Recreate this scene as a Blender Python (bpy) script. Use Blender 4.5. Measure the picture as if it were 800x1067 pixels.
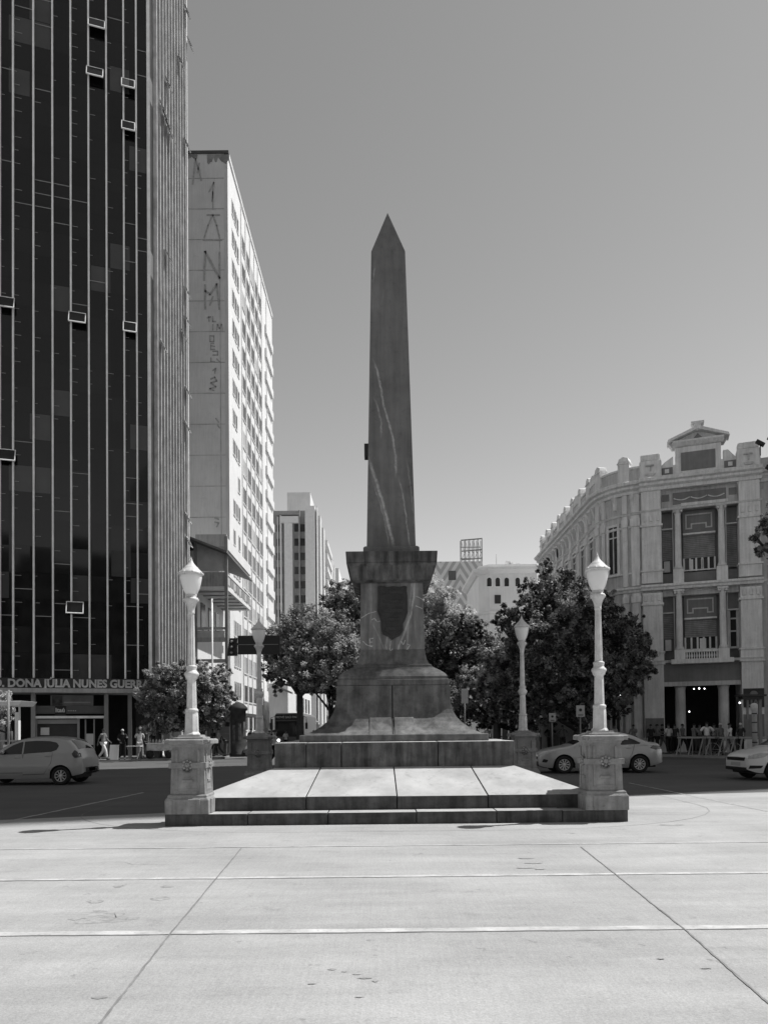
import bpy, bmesh, math, random
import numpy as np
from mathutils import Vector, Matrix, Euler
random.seed(7); RNG = np.random.default_rng(11)
PI = math.pi
sc = bpy.context.scene
C = sc.collection
for o in list(bpy.data.objects): bpy.data.objects.remove(o)

# ---------------------------------------------------------------- camera
EYE = 1.65; F = 770.0; PITCH = math.radians(1.1); ROLL = math.radians(0.57); SHIFT = 0.199
CYP = 533.5 + SHIFT*1067
CM = Matrix.Rotation(PI/2+PITCH, 3, 'X') @ Matrix.Rotation(-ROLL, 3, 'Z')
cd = bpy.data.cameras.new('camera'); cam = bpy.data.objects.new('camera', cd); C.objects.link(cam)
cam.location = (0, 0, EYE); cam.rotation_euler = CM.to_euler()
cd.sensor_fit = 'AUTO'; cd.sensor_width = 36; cd.lens = F*36/1067; cd.shift_y = SHIFT
cd.clip_start = 0.1; cd.clip_end = 6000
sc.camera = cam
def ray(px, py): return CM @ Vector(((px-400)/F, -(py-CYP)/F, -1))
def W(px, py, Y):                       # survey helper: where a sight line meets the plane at depth Y
    d = ray(px, py); t = Y/d.y
    return Vector((d.x*t, Y, EYE+d.z*t))
def G(px, py, z=0.0):                   # where a sight line meets the level z
    d = ray(px, py); t = (z-EYE)/d.z
    return Vector((d.x*t, d.y*t, z))
def WX(px, py, X):                      # where a sight line meets the plane at X
    d = ray(px, py); t = X/d.x
    return Vector((X, d.y*t, EYE+d.z*t))

# ---------------------------------------------------------------- materials (the photograph is black and white: every base colour is a grey)
MATS = {}
def _n(nt, t, **kw):
    n = nt.nodes.new(t)
    for k, v in kw.items():
        if k in n.inputs: n.inputs[k].default_value = v
        else: setattr(n, k, v)
    return n
def mat(name, v, rough=.8, var=.18, sc_=1.5, streak=0.0, bump=.15, bsc=25, metal=0, spec=.35, emit=0, dirt=0.0, coat=0):
    if name in MATS: return MATS[name]
    m = bpy.data.materials.new(name); m.use_nodes = True; nt = m.node_tree; L = nt.links
    b = nt.nodes['Principled BSDF']
    b.inputs['Roughness'].default_value = rough; b.inputs['Metallic'].default_value = metal
    b.inputs['Specular IOR Level'].default_value = spec
    b.inputs['Coat Weight'].default_value = coat
    tc = _n(nt, 'ShaderNodeTexCoord')
    n1 = _n(nt, 'ShaderNodeTexNoise', Scale=sc_, Detail=8.0, Roughness=.62); L.new(tc.outputs['Object'], n1.inputs['Vector'])
    mr = _n(nt, 'ShaderNodeMapRange'); mr.inputs['From Min'].default_value = .28; mr.inputs['From Max'].default_value = .72
    mr.inputs['To Min'].default_value = v*(1-var); mr.inputs['To Max'].default_value = v*(1+var)
    L.new(n1.outputs['Fac'], mr.inputs['Value'])
    out = mr.outputs['Result']
    if streak:
        mp = _n(nt, 'ShaderNodeMapping'); mp.inputs['Scale'].default_value = (4.2, 4.2, .35)
        L.new(tc.outputs['Object'], mp.inputs['Vector'])
        n2 = _n(nt, 'ShaderNodeTexNoise', Scale=1.6, Detail=6.0, Roughness=.6); L.new(mp.outputs[0], n2.inputs['Vector'])
        r2 = _n(nt, 'ShaderNodeMapRange'); r2.inputs['From Min'].default_value = .38; r2.inputs['From Max'].default_value = .66
        r2.inputs['To Min'].default_value = 1.0; r2.inputs['To Max'].default_value = 1-streak
        L.new(n2.outputs['Fac'], r2.inputs['Value'])
        mm = _n(nt, 'ShaderNodeMath', operation='MULTIPLY'); L.new(out, mm.inputs[0]); L.new(r2.outputs[0], mm.inputs[1]); out = mm.outputs[0]
    if dirt:
        n3 = _n(nt, 'ShaderNodeTexNoise', Scale=sc_*5, Detail=10.0, Roughness=.7); L.new(tc.outputs['Object'], n3.inputs['Vector'])
        r3 = _n(nt, 'ShaderNodeMapRange'); r3.inputs['From Min'].default_value = .55; r3.inputs['From Max'].default_value = .68
        r3.inputs['To Min'].default_value = 1.0; r3.inputs['To Max'].default_value = 1-dirt
        L.new(n3.outputs['Fac'], r3.inputs['Value'])
        mm = _n(nt, 'ShaderNodeMath', operation='MULTIPLY'); L.new(out, mm.inputs[0]); L.new(r3.outputs[0], mm.inputs[1]); out = mm.outputs[0]
    cb = _n(nt, 'ShaderNodeCombineColor')
    for i in range(3): L.new(out, cb.inputs[i])
    L.new(cb.outputs[0], b.inputs['Base Color'])
    if bump:
        nb = _n(nt, 'ShaderNodeTexNoise', Scale=bsc, Detail=6.0, Roughness=.65); L.new(tc.outputs['Object'], nb.inputs['Vector'])
        bp = _n(nt, 'ShaderNodeBump', Strength=bump, Distance=.02); L.new(nb.outputs['Fac'], bp.inputs['Height']); L.new(bp.outputs[0], b.inputs['Normal'])
    if emit:
        b.inputs['Emission Color'].default_value = (1,1,1,1); b.inputs['Emission Strength'].default_value = emit
    m['out'] = 0
    MATS[name] = m
    return m
def mat_out_socket(m):                  # the socket that feeds the base colour
    nt = m.node_tree
    cb = [n for n in nt.nodes if n.bl_idname == 'ShaderNodeCombineColor'][0]
    return nt, cb, cb.inputs[0].links[0].from_socket

# ---------------------------------------------------------------- mesh builder
class MB:
    def __init__(s): s.v = []; s.f = []; s.m = []; s.sm = []
    def add(s, vs, fs, mi=0, smooth=False, M=None):
        o = len(s.v)
        for p in vs:
            p = Vector(p)
            if M is not None: p = M @ p
            s.v.append(tuple(p))
        for f in fs: s.f.append(tuple(i+o for i in f)); s.m.append(mi); s.sm.append(smooth)
        return s
    def box(s, x0, x1, y0, y1, z0, z1, mi=0, M=None):
        vs = [(x0,y0,z0),(x1,y0,z0),(x1,y1,z0),(x0,y1,z0),(x0,y0,z1),(x1,y0,z1),(x1,y1,z1),(x0,y1,z1)]
        return s.add(vs, [(0,3,2,1),(4,5,6,7),(0,1,5,4),(1,2,6,5),(2,3,7,6),(3,0,4,7)], mi, False, M)
    def bar(s, a, b, w, h=None, mi=0):          # square bar from a to b
        a = Vector(a); b = Vector(b); d = (b-a); l = d.length
        if l < 1e-6: return s
        q = d.to_track_quat('Z', 'Y').to_matrix().to_4x4(); q.translation = a
        h = h or w
        return s.box(-w/2, w/2, -h/2, h/2, 0, l, mi, q)
    def frus(s, cx, cy, rings, mi=0, smooth=False, caps=True):      # rings of (hx, hy, z)
        vs = []; fs = []
        for hx, hy, z in rings: vs += [(cx-hx,cy-hy,z),(cx+hx,cy-hy,z),(cx+hx,cy+hy,z),(cx-hx,cy+hy,z)]
        for k in range(len(rings)-1):
            for i in range(4):
                j = (i+1) % 4; fs.append((4*k+i, 4*k+j, 4*k+4+j, 4*k+4+i))
        if caps: fs.append((3,2,1,0)); n = 4*(len(rings)-1); fs.append((n,n+1,n+2,n+3))
        return s.add(vs, fs, mi, smooth)
    def lathe(s, prof, cx=0, cy=0, n=20, mi=0, smooth=True, rot=0, M=None, loop=False):
        vs = []; fs = []
        if loop: prof = list(prof)+[prof[0]]
        for r, z in prof:
            for i in range(n):
                a = rot+2*PI*i/n; vs.append((cx+r*math.cos(a), cy+r*math.sin(a), z))
        for k in range(len(prof)-1):
            for i in range(n):
                j = (i+1) % n; fs.append((k*n+i, k*n+j, (k+1)*n+j, (k+1)*n+i))
        if not loop: fs.append(tuple(range(n-1,-1,-1))); fs.append(tuple((len(prof)-1)*n+i for i in range(n)))
        return s.add(vs, fs, mi, smooth, M)
    def tube(s, path, radii, n=8, mi=0, smooth=True):
        path = [Vector(p) for p in path]
        if not hasattr(radii, '__len__'): radii = [radii]*len(path)
        vs = []; fs = []
        up = None
        for k, p in enumerate(path):
            t = (path[min(k+1, len(path)-1)]-path[max(k-1, 0)]).normalized()
            if up is None: up = Vector((0,0,1)) if abs(t.z) < .9 else Vector((1,0,0))
            a = t.cross(up).normalized(); b = t.cross(a).normalized(); up = -b if False else up
            for i in range(n):
                th = 2*PI*i/n; q = p+(a*math.cos(th)+b*math.sin(th))*radii[k]; vs.append(tuple(q))
        for k in range(len(path)-1):
            for i in range(n):
                j = (i+1) % n; fs.append((k*n+i, (k+1)*n+i, (k+1)*n+j, k*n+j))
        fs.append(tuple(range(n))); fs.append(tuple((len(path)-1)*n+i for i in range(n-1,-1,-1)))
        return s.add(vs, fs, mi, smooth)
    def prism(s, poly, d0, d1, axes='xz', mi=0, M=None):     # 2D polygon extruded along the third axis
        n = len(poly)
        def P(u, v, d):
            return {'xz': (u, d, v), 'yz': (d, u, v), 'xy': (u, v, d)}[axes]
        vs = [P(u, v, d0) for u, v in poly]+[P(u, v, d1) for u, v in poly]
        fs = [tuple(range(n)), tuple(range(2*n-1, n-1, -1))]+[(i, i+n, (i+1) % n+n, (i+1) % n) for i in range(n)]
        return s.add(vs, fs, mi, False, M)
    def sweep(s, path, prof, mi=0, cap=True):    # path of (x,y), outward = right-hand normal of direction; prof of (offset out, z)
        n = len(path); vs = []; fs = []; k = len(prof)
        P = [Vector(p) for p in path]
        for i in range(n):
            d1 = (P[i]-P[i-1]).normalized() if i else (P[1]-P[0]).normalized()
            d2 = (P[i+1]-P[i]).normalized() if i < n-1 else d1
            n1 = Vector((d1.y, -d1.x)); n2 = Vector((d2.y, -d2.x)); nn = (n1+n2).normalized(); nn = nn/max(.3, nn.dot(n1))
            for o, z in prof: vs.append((P[i].x+nn.x*o, P[i].y+nn.y*o, z))
        for i in range(n-1):
            for j in range(k):
                jj = (j+1) % k; fs.append((i*k+j, (i+1)*k+j, (i+1)*k+jj, i*k+jj))
        if cap: fs.append(tuple(range(k))); fs.append(tuple((n-1)*k+j for j in range(k-1,-1,-1)))
        return s.add(vs, fs, mi)
    def mesh(s, name, mats):
        me = bpy.data.meshes.new(name); me.from_pydata(s.v, [], s.f)
        for m in (mats if isinstance(mats, (list, tuple)) else [mats]): me.materials.append(m)
        me.polygons.foreach_set('material_index', s.m); me.polygons.foreach_set('use_smooth', s.sm)
        me.validate(); me.update(); fixn(me); return me
    def build(s, name, mats, parent=None, bevel=0, loc=None):
        return obj(name, s.mesh(name, mats), parent, bevel, loc)
def fixn(me):
    bm = bmesh.new(); bm.from_mesh(me); bmesh.ops.recalc_face_normals(bm, faces=bm.faces[:]); bm.to_mesh(me); bm.free()
def obj(name, me, parent=None, bevel=0, loc=None):
    o = bpy.data.objects.new(name, me); C.objects.link(o)
    if parent is not None: o.parent = parent
    if loc is not None: o.location = loc
    if bevel:
        b = o.modifiers.new('bevel', 'BEVEL'); b.width = bevel; b.segments = 2; b.limit_method = 'ANGLE'; b.angle_limit = math.radians(40)
    return o
def tag(o, label=None, cat=None, group=None, kind=None):
    if label: o['label'] = label
    if cat: o['category'] = cat
    if group: o['group'] = group
    if kind: o['kind'] = kind
    return o
def thing(name, label, cat, loc=(0,0,0), rz=0, group=None):
    o = bpy.data.objects.new(name, None); C.objects.link(o); o.location = loc; o.rotation_euler = (0,0,rz); o.empty_display_size = .3
    return tag(o, label, cat, group)
def kids(o): return [c for c in C.objects if c.parent == o]
def dup(root, loc, rz=None, label=None, group=None, scale=None):
    def cp(o, par):
        c = o.copy(); C.objects.link(c)
        if par is not None: c.parent = par
        for ch in KID.get(o.name, []): cp(ch, c)
        return c
    KID = {}
    for o in C.objects:
        if o.parent: KID.setdefault(o.parent.name, []).append(o)
    r = cp(root, None); r.location = loc
    if rz is not None: r.rotation_euler = (0,0,rz)
    if scale: r.scale = (scale,)*3 if not hasattr(scale, '__len__') else scale
    if label: r['label'] = label
    if group: r['group'] = group
    return r
def text_mesh(txt, size, depth=.02, bold=0.0, align='CENTER', m=None, xs=1.0):
    cu = bpy.data.curves.new('lettering', 'FONT'); cu.body = txt; cu.size = size; cu.extrude = depth/2; cu.offset = bold; cu.align_x = align; cu.align_y = 'CENTER'; cu.resolution_u = 3
    t = bpy.data.objects.new('lettering', cu); C.objects.link(t)
    dg = bpy.context.evaluated_depsgraph_get(); dg.update()
    me = bpy.data.meshes.new_from_object(t.evaluated_get(dg)); bpy.data.objects.remove(t)
    R = Matrix.Rotation(PI/2, 4, 'X') @ Matrix.Diagonal((xs,1,1,1)); me.transform(R)
    me.materials.clear(); me.materials.append(m); return me
def stroke_mb(mb, pts, w, depth=.01, to=None, mi=0):      # a painted stroke: flat bars between points (x,z), seen from -y
    for (x0,z0),(x1,z1) in zip(pts, pts[1:]):
        d = Vector((x1-x0, z1-z0)); l = d.length
        if l < 1e-5: continue
        d /= l; nx, nz = -d.y*w/2, d.x*w/2; e = d*w*.3
        poly = [(x0-e.x+nx, z0-e.y+nz), (x1+e.x+nx, z1+e.y+nz), (x1+e.x-nx, z1+e.y-nz), (x0-e.x-nx, z0-e.y-nz)]
        mb.prism(poly, -depth, 0, 'xz', mi)
    return mb
def structure(o): o['kind'] = 'structure'; return o
def copies(name, me, parent, places, cap=100):             # same mesh many times as parts; past the cap ONE stuff part
    for i, (loc, rz) in enumerate(places[:cap]):
        o = obj(name, me, parent, 0, loc); o.rotation_euler = (0,0,rz)
    rest = places[cap:]
    if rest:
        mb = MB(); vs = [v.co.copy() for v in me.vertices]; fs = [tuple(p.vertices) for p in me.polygons]; mi = [p.material_index for p in me.polygons]
        for loc, rz in rest:
            M = Matrix.Translation(loc) @ Matrix.Rotation(rz, 4, 'Z'); n0 = len(mb.f)
            mb.add(vs, fs, 0, False, M); mb.m[n0:] = mi
        o = mb.build(name, list(me.materials), parent); o['kind'] = 'stuff'
# ---------------------------------------------------------------- light
SUN_DIR = Vector((.9427, .3337, 0)).normalized(); SUN_EL = math.radians(60)
S = Vector((SUN_DIR.x*math.cos(SUN_EL), SUN_DIR.y*math.cos(SUN_EL), math.sin(SUN_EL)))
w = bpy.data.worlds.new('World'); sc.world = w; w.use_nodes = True; nt = w.node_tree
bg = nt.nodes['Background']
sky = nt.nodes.new('ShaderNodeTexSky'); sky.sky_type = 'NISHITA'; sky.sun_disc = False
sky.sun_elevation = SUN_EL; sky.sun_rotation = math.atan2(S.x, S.y); sky.air_density = 2.0; sky.dust_density = 0.22; sky.ozone_density = 1.0
bw = nt.nodes.new("ShaderNodeSeparateColor")   # the photograph is a red-filtered black and white
nt.links.new(sky.outputs[0], bw.inputs[0])
pw = nt.nodes.new('ShaderNodeMath'); pw.operation = 'POWER'; nt.links.new(bw.outputs[0], pw.inputs[0]); pw.inputs[1].default_value = 1.15
ms = nt.nodes.new('ShaderNodeMath'); ms.operation = 'MULTIPLY'; nt.links.new(pw.outputs[0], ms.inputs[0]); ms.inputs[1].default_value = .78
nt.links.new(ms.outputs[0], bg.inputs['Color']); bg.inputs['Strength'].default_value = 0.13
sl = bpy.data.lights.new('sun', 'SUN'); sl.energy = 5.0; sl.angle = math.radians(.5); sl.color = (1, .995, .985)
so = bpy.data.objects.new('sun', sl); C.objects.link(so); so.rotation_euler = S.to_track_quat('Z', 'Y').to_euler(); so.location = (30, 10, 60)
sc.view_settings.view_transform = 'Standard'; sc.view_settings.look = 'None'; sc.view_settings.gamma = 1; sc.view_settings.exposure = .12; sc.view_settings.use_curve_mapping = False

# ---------------------------------------------------------------- ground
def road_material(name, v, brushed=True):
    m = mat(name, v, rough=.85, var=.17, sc_=.35, bump=.25, bsc=55, dirt=0)
    nt, cb, s0 = mat_out_socket(m); L = nt.links
    tc = [n for n in nt.nodes if n.bl_idname == 'ShaderNodeTexCoord'][0]
    def mul(a, b):
        mm = _n(nt, 'ShaderNodeMath', operation='MULTIPLY'); L.new(a, mm.inputs[0]); L.new(b, mm.inputs[1]); return mm.outputs[0]
    def nz(scale, sx, sy, lo, hi, a, b, det=5.0, off=0):
        mp = _n(nt, 'ShaderNodeMapping'); mp.inputs['Scale'].default_value = (sx, sy, 1); mp.inputs['Location'].default_value = (off, off*1.7, 0)
        L.new(tc.outputs['Object'], mp.inputs['Vector'])
        n = _n(nt, 'ShaderNodeTexNoise', Scale=scale, Detail=det, Roughness=.7); L.new(mp.outputs[0], n.inputs['Vector'])
        r = _n(nt, 'ShaderNodeMapRange'); r.inputs['From Min'].default_value = lo; r.inputs['From Max'].default_value = hi
        r.inputs['To Min'].default_value = a; r.inputs['To Max'].default_value = b; L.new(n.outputs['Fac'], r.inputs['Value']); return r.outputs[0]
    o = s0
    o = mul(o, nz(90, 1, 1, .3, .7, .80, 1.16, 3.0))               # grain
    if brushed:
        o = mul(o, nz(30, 1.6, .06, .35, .65, .96, 1.03, 2.0, 3))    # broom marks
        o = mul(o, nz(.9, .35, 1.6, .35, .7, 1.07, .82, 7.0, 8))      # tyre-worn bands across
        o = mul(o, nz(5, 1, 1, .62, .70, 1.0, .68, 8.0, 5))           # small dark stains
        o = mul(o, nz(2.2, 1, 1, .58, .72, 1.0, .80, 8.0, 15))
        o = mul(o, nz(1.3, .25, 1.6, .56, .70, 1.0, .88, 7.0, 25))
        o = mul(o, nz(60, .5, 1.2, .3, .7, .90, 1.08, 3.0, 41))
        o = mul(o, nz(3.1, 1, 1.6, .66, .69, 1.0, .70, 10.0, 55))
        o = mul(o, nz(22, 1, 1, .70, .74, 1.0, .6, 4.0, 31))
    else:
        o = mul(o, nz(.5, .3, 1.5, .35, .7, 1.12, .85, 6.0, 8))
        o = mul(o, nz(14, 1, 1, .62, .72, 1.0, .8, 8.0, 5))
    for i in range(3): L.new(o, cb.inputs[i])
    return m
M_CONC = road_material('concrete_paving', .365)
M_ASPH = road_material('asphalt', .10, False)
M_PAVE = mat('pavement_stone', .14, var=.2, sc_=2, bump=.2)
M_KERB = mat('kerb_stone', .26, var=.2, sc_=3)
M_JOINT = mat('joint_sealant', .47, var=.3, sc_=4, rough=.7, bump=.3, dirt=.35)
M_GROOVE = mat('joint_groove', .20, var=.3, sc_=5)
def sheet(poly, z, name, m, kind='structure'):
    mb = MB(); mb.add([(x, y, z) for x, y in poly], [tuple(range(len(poly)))]); o = mb.build(name, m); o['kind'] = kind; return o
sheet([(-1500,-300),(1500,-300),(1500,2500),(-1500,2500)], 0, 'ground', M_ASPH)
mb = MB()
edge = [(-70,-70),(70,-70),(70,19.6),(12,18.9),(7.5,18.1),(5.0,17.6),(0,16.8),(-5,14.9),(-9,13.6),(-14,12.6),(-30,9.5),(-70,3)]  # far edge set along the shade line; darker asphalt beyond deepens the shade
sheet(edge, .004, 'concrete_roadway', M_CONC)
# joints between the slabs (thin sheets over the concrete)
jb = MB(); gb = MB()
def strip(mb, a, b, wd, z):
    a = Vector(a); b = Vector(b); d = (b-a).normalized(); n = Vector((-d.y, d.x))*wd/2
    mb.add([(a.x+n.x,a.y+n.y,z),(a.x-n.x,a.y-n.y,z),(b.x-n.x,b.y-n.y,z),(b.x+n.x,b.y+n.y,z)], [(0,1,2,3)])
def wobble(mb, a, b, wd, z, n=60, amp=.012):
    a = Vector(a); b = Vector(b); d = (b-a); nn = Vector((-d.y, d.x)).normalized()
    vs = []
    for i in range(n+1):
        p = a+d*i/n; w1 = wd/2+random.uniform(-amp, amp); w2 = wd/2+random.uniform(-amp, amp)
        vs += [(p.x+nn.x*w1, p.y+nn.y*w1, z), (p.x-nn.x*w2, p.y-nn.y*w2, z)]
    mb.add(vs, [(2*i, 2*i+1, 2*i+3, 2*i+2) for i in range(n)])
for py, wd in ((970, .115), (913.5, .10), (881.5, .06)):
    Y = G(400, py).y
    wobble(jb, (-22, Y), (22, Y), wd, .006, 260, .010)
    wobble(gb, (-22, Y-wd*.5-.008), (22, Y-wd*.5-.008), .020, .008, 260, .008)
for a, b in (((105,1067),(180,971)), ((180,971),(252,884)), ((796,1043),(715,971)), ((715,971),(605,883))):
    A = G(*a); B = G(*b); wobble(gb, (A.x, A.y), (B.x, B.y), .016, .0095, 30, .004)
A = G(796,1043); B = G(715,971); D = (A-B); wobble(gb, (A.x, A.y), (A.x+D.x*2, A.y+D.y*2), .016, .0095, 30, .004)
A = G(105,1067); B = G(180,971); D = (A-B); wobble(gb, (A.x, A.y), (A.x+D.x*2, A.y+D.y*2), .016, .0095, 30, .004)
# rounded joint around the monument
pts = []
cx, cy, hh, rr = .2, 17.0, 6.4, 4.6
for q in range(4):
    for i in range(10):
        a = PI/2*q+PI/2*i/9
        ox = (hh-rr)*(1 if q in (0,3) else -1); oy = (hh-rr)*(1 if q in (0,1) else -1)*.72
        pts.append((cx+ox+rr*math.cos(a), cy+oy+rr*.8*math.sin(a)))
for p, q in zip(pts, pts[1:]+pts[:1]):
    if p[1] < 16 or q[1] < 16: strip(gb, p, q, .012, .007)
o = jb.build('joint_strips', M_JOINT); structure(o)
o = gb.build('joint_grooves', M_GROOVE); structure(o)
# hairline cracks in the slabs
M_CRACK = mat('hairline_crack', .25, var=.4, sc_=6); kb_ = MB()
def crack(px, py, ang, L_, wd=.006):
    c = G(px, py); x, y = c.x, c.y; n = int(L_/.12); P = [(x, y)]
    for i in range(n): ang += random.uniform(-.9, .9); x += .12*math.cos(ang); y += .12*math.sin(ang); P.append((x, y))
    for p, q in zip(P, P[1:]): strip(kb_, p, q, wd*random.uniform(.5,1.3), .0066)
for a in ((90,900,.1,1.2),): crack(*a)
structure(kb_.build('pavement_cracks', M_CRACK))
# dark worn patches and metal covers in the roadway
pb = MB(); M_PATCH = mat('dark_patch', .31, var=.35, sc_=9, dirt=.3)
def blob(px, py, rx, ry, z=.009):
    c = G(px, py); n = 18; ph = random.random()*6
    pts = [(c.x+rx*math.cos(2*PI*i/n)*(1+.3*math.sin(3*i+ph)+random.uniform(-.2,.2)), c.y+ry*math.sin(2*PI*i/n)*(1+random.uniform(-.3,.3)), z) for i in range(n)]
    pb.add(pts, [tuple(range(n))])
for px, py, rx, ry in ((100,952,.10,.10),(118,954,.10,.12),(134,957,.10,.06),(112,960,.16,.05),(90,962,.1,.05),(80,958,.06,.05),(168,937,.09,.08),(100,940,.07,.08),(175,924,.06,.07),(124,924,.05,.06),
                       (104,1040,.05,.03),(700,860,.2,.08),(346,1011,.025,.02),(359,1013,.02,.02),(372,1016,.03,.015),(379,1020,.045,.02),(391,1023,.022,.025),(325,1026,.03,.012),(374,1040,.03,.008),(548,895,.10,.03),(556,900,.12,.03),(546,905,.10,.03),(562,906,.06,.03),(688,1000,.03,.015),(735,1010,.04,.012)): blob(px, py, rx, ry, .0050+.0002*len(pb.f))
structure(pb.build('worn_patches', M_PATCH))
M_LINE = mat('road_paint', .36, var=.35, sc_=8, dirt=.5)
lb = MB()
def lane(a, b, wd=.10, z=.008):
    A = G(*a); B = G(*b); wobble(lb, (A.x, A.y), (B.x, B.y), wd, z, 30, .02)
lane((0,858),(150,826)); lane((655,816),(800,846),.06)
structure(lb.build('road_markings', M_LINE))
# pavements with kerbs: raised 0.13
def pavement(poly, z=.13):
    mb = MB(); mb.prism(poly, -.05, z, 'xy'); structure(mb.build('pavement', M_PAVE))
    kb = MB(); n = len(poly)
    kb.sweep(poly, [(0,-.04),(.16,-.04),(.16,z-.01),(.14,z+.004),(0,z+.004)]); structure(kb.build('kerb', M_KERB))
PAVE_L = [(-8.6,260),(-8.6,60),(-8.8,49),(-9.8,44.8),(-12,43.2),(-60,31),(-90,20),(-90,260)]
pavement(PAVE_L[::-1][1:-1] if False else [(-90,20),(-60,31),(-12,43.2),(-9.8,44.8),(-8.8,49),(-8.6,60),(-8.6,260),(-90,260)])
pavement([(8.4,260),(8.4,60),(8.6,48.5),(10,45.6),(13,43.9),(15.6,41.5),(17.5,38.5),(24,33.5),(60,22),(90,12),(90,260)])
# ---------------------------------------------------------------- stone for the monument
AX, AY = .2, 17.0
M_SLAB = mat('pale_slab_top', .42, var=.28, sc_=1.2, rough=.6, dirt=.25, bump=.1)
M_RISER = mat('dark_riser_stone', .095, var=.5, sc_=3, streak=.5, rough=.9, dirt=.3, bump=.3)
M_BLOCK = mat('weathered_block_stone', .14, var=.5, sc_=3, streak=.65, rough=.85, dirt=.3, bump=.25)
M_FLARE = mat('weathered_flare_stone', .15, var=.55, sc_=2.6, streak=.45, rough=.8, dirt=.3, bump=.2)
M_PED = mat('pedestal_granite', .225, var=.3, sc_=2.5, streak=.5, rough=.75, dirt=.12, bump=.12)
M_CORN = mat('cornice_granite', .13, var=.45, sc_=3, streak=.75, rough=.85, dirt=.2, bump=.2)
M_NEEDLE = mat('needle_granite', .165, var=.22, sc_=1.4, streak=.25, rough=.65, dirt=.2, bump=.08)
def add_veins(m, veins, zmin, zmax, amt, pale=.30, jitter=.05):
    nt, cb, out = mat_out_socket(m); L = nt.links
    tc = _n(nt, 'ShaderNodeTexCoord'); sp = _n(nt, 'ShaderNodeSeparateXYZ')
    L.new(tc.outputs['Object'], sp.inputs[0])
    zr = _n(nt, 'ShaderNodeMapRange'); zr.inputs['From Min'].default_value = zmin; zr.inputs['From Max'].default_value = zmax; L.new(sp.outputs['Z'], zr.inputs['Value'])
    nz = _n(nt, 'ShaderNodeTexNoise', Scale=5.0, Detail=6.0, Roughness=.7); L.new(tc.outputs['Object'], nz.inputs['Vector'])
    nf = _n(nt, 'ShaderNodeTexNoise', Scale=9.0, Detail=5.0, Roughness=.7); L.new(tc.outputs['Object'], nf.inputs['Vector'])
    js = _n(nt, 'ShaderNodeMath', operation='MULTIPLY_ADD'); L.new(nz.outputs['Fac'], js.inputs[0]); js.inputs[1].default_value = jitter*2; js.inputs[2].default_value = -jitter
    xx = _n(nt, 'ShaderNodeMath', operation='ADD'); L.new(sp.outputs['X'], xx.inputs[0]); L.new(js.outputs[0], xx.inputs[1])
    tot = None
    for pts, wd, gain in veins:             # pts of (x, z)
        fc = nt.nodes.new('ShaderNodeFloatCurve'); cu = fc.mapping.curves[0]
        pp = sorted([((z-zmin)/(zmax-zmin), x+.5) for x, z in pts])
        while len(cu.points) < len(pp): cu.points.new(.5, .5)
        for c_, (a, b) in zip(cu.points, pp): c_.location = (a, b); c_.handle_type = 'VECTOR'
        fc.mapping.update(); L.new(zr.outputs[0], fc.inputs['Value'])
        d = _n(nt, 'ShaderNodeMath', operation='SUBTRACT'); L.new(xx.outputs[0], d.inputs[0]); L.new(fc.outputs[0], d.inputs[1])
        d2 = _n(nt, 'ShaderNodeMath', operation='ADD'); L.new(d.outputs[0], d2.inputs[0]); d2.inputs[1].default_value = .5
        ab = _n(nt, 'ShaderNodeMath', operation='ABSOLUTE'); L.new(d2.outputs[0], ab.inputs[0])
        r = _n(nt, 'ShaderNodeMapRange'); r.inputs['From Min'].default_value = 0; r.inputs['From Max'].default_value = wd; r.inputs['To Min'].default_value = gain; r.inputs['To Max'].default_value = 0
        L.new(ab.outputs[0], r.inputs['Value'])
        za, zb = pp[0][0], pp[-1][0]
        g1 = _n(nt, 'ShaderNodeMapRange'); g1.inputs['From Min'].default_value = za-.01; g1.inputs['From Max'].default_value = za+.02; L.new(zr.outputs[0], g1.inputs['Value'])
        g2 = _n(nt, 'ShaderNodeMapRange'); g2.inputs['From Min'].default_value = zb+.01; g2.inputs['From Max'].default_value = zb-.03; L.new(zr.outputs[0], g2.inputs['Value'])
        a1 = _n(nt, 'ShaderNodeMath', operation='MULTIPLY'); L.new(r.outputs[0], a1.inputs[0]); L.new(g1.outputs[0], a1.inputs[1])
        a2 = _n(nt, 'ShaderNodeMath', operation='MULTIPLY'); L.new(a1.outputs[0], a2.inputs[0]); L.new(g2.outputs[0], a2.inputs[1])
        if tot is None: tot = a2.outputs[0]
        else:
            mx = _n(nt, 'ShaderNodeMath', operation='MAXIMUM'); L.new(tot, mx.inputs[0]); L.new(a2.outputs[0], mx.inputs[1]); tot = mx.outputs[0]
    nr = _n(nt, 'ShaderNodeMapRange'); nr.inputs['From Min'].default_value = .35; nr.inputs['From Max'].default_value = .6; nr.inputs['To Min'].default_value = .35; nr.inputs['To Max'].default_value = 1.0; L.new(nf.outputs['Fac'], nr.inputs['Value'])
    mm = _n(nt, 'ShaderNodeMath', operation='MULTIPLY'); L.new(tot, mm.inputs[0]); L.new(nr.outputs[0], mm.inputs[1])
    ma = _n(nt, 'ShaderNodeMath', operation='MULTIPLY_ADD'); L.new(mm.outputs[0], ma.inputs[0]); ma.inputs[1].default_value = pale*amt; L.new(out, ma.inputs[2])
    for i in range(3): L.new(ma.outputs[0], cb.inputs[i])
def vp(px, py, Y): p = W(px, py, Y); return (p.x-AX, p.z)
vn = lambda pts, wd, g=1: ([vp(x, y, 16.5) for x, y in pts], wd, g)
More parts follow.
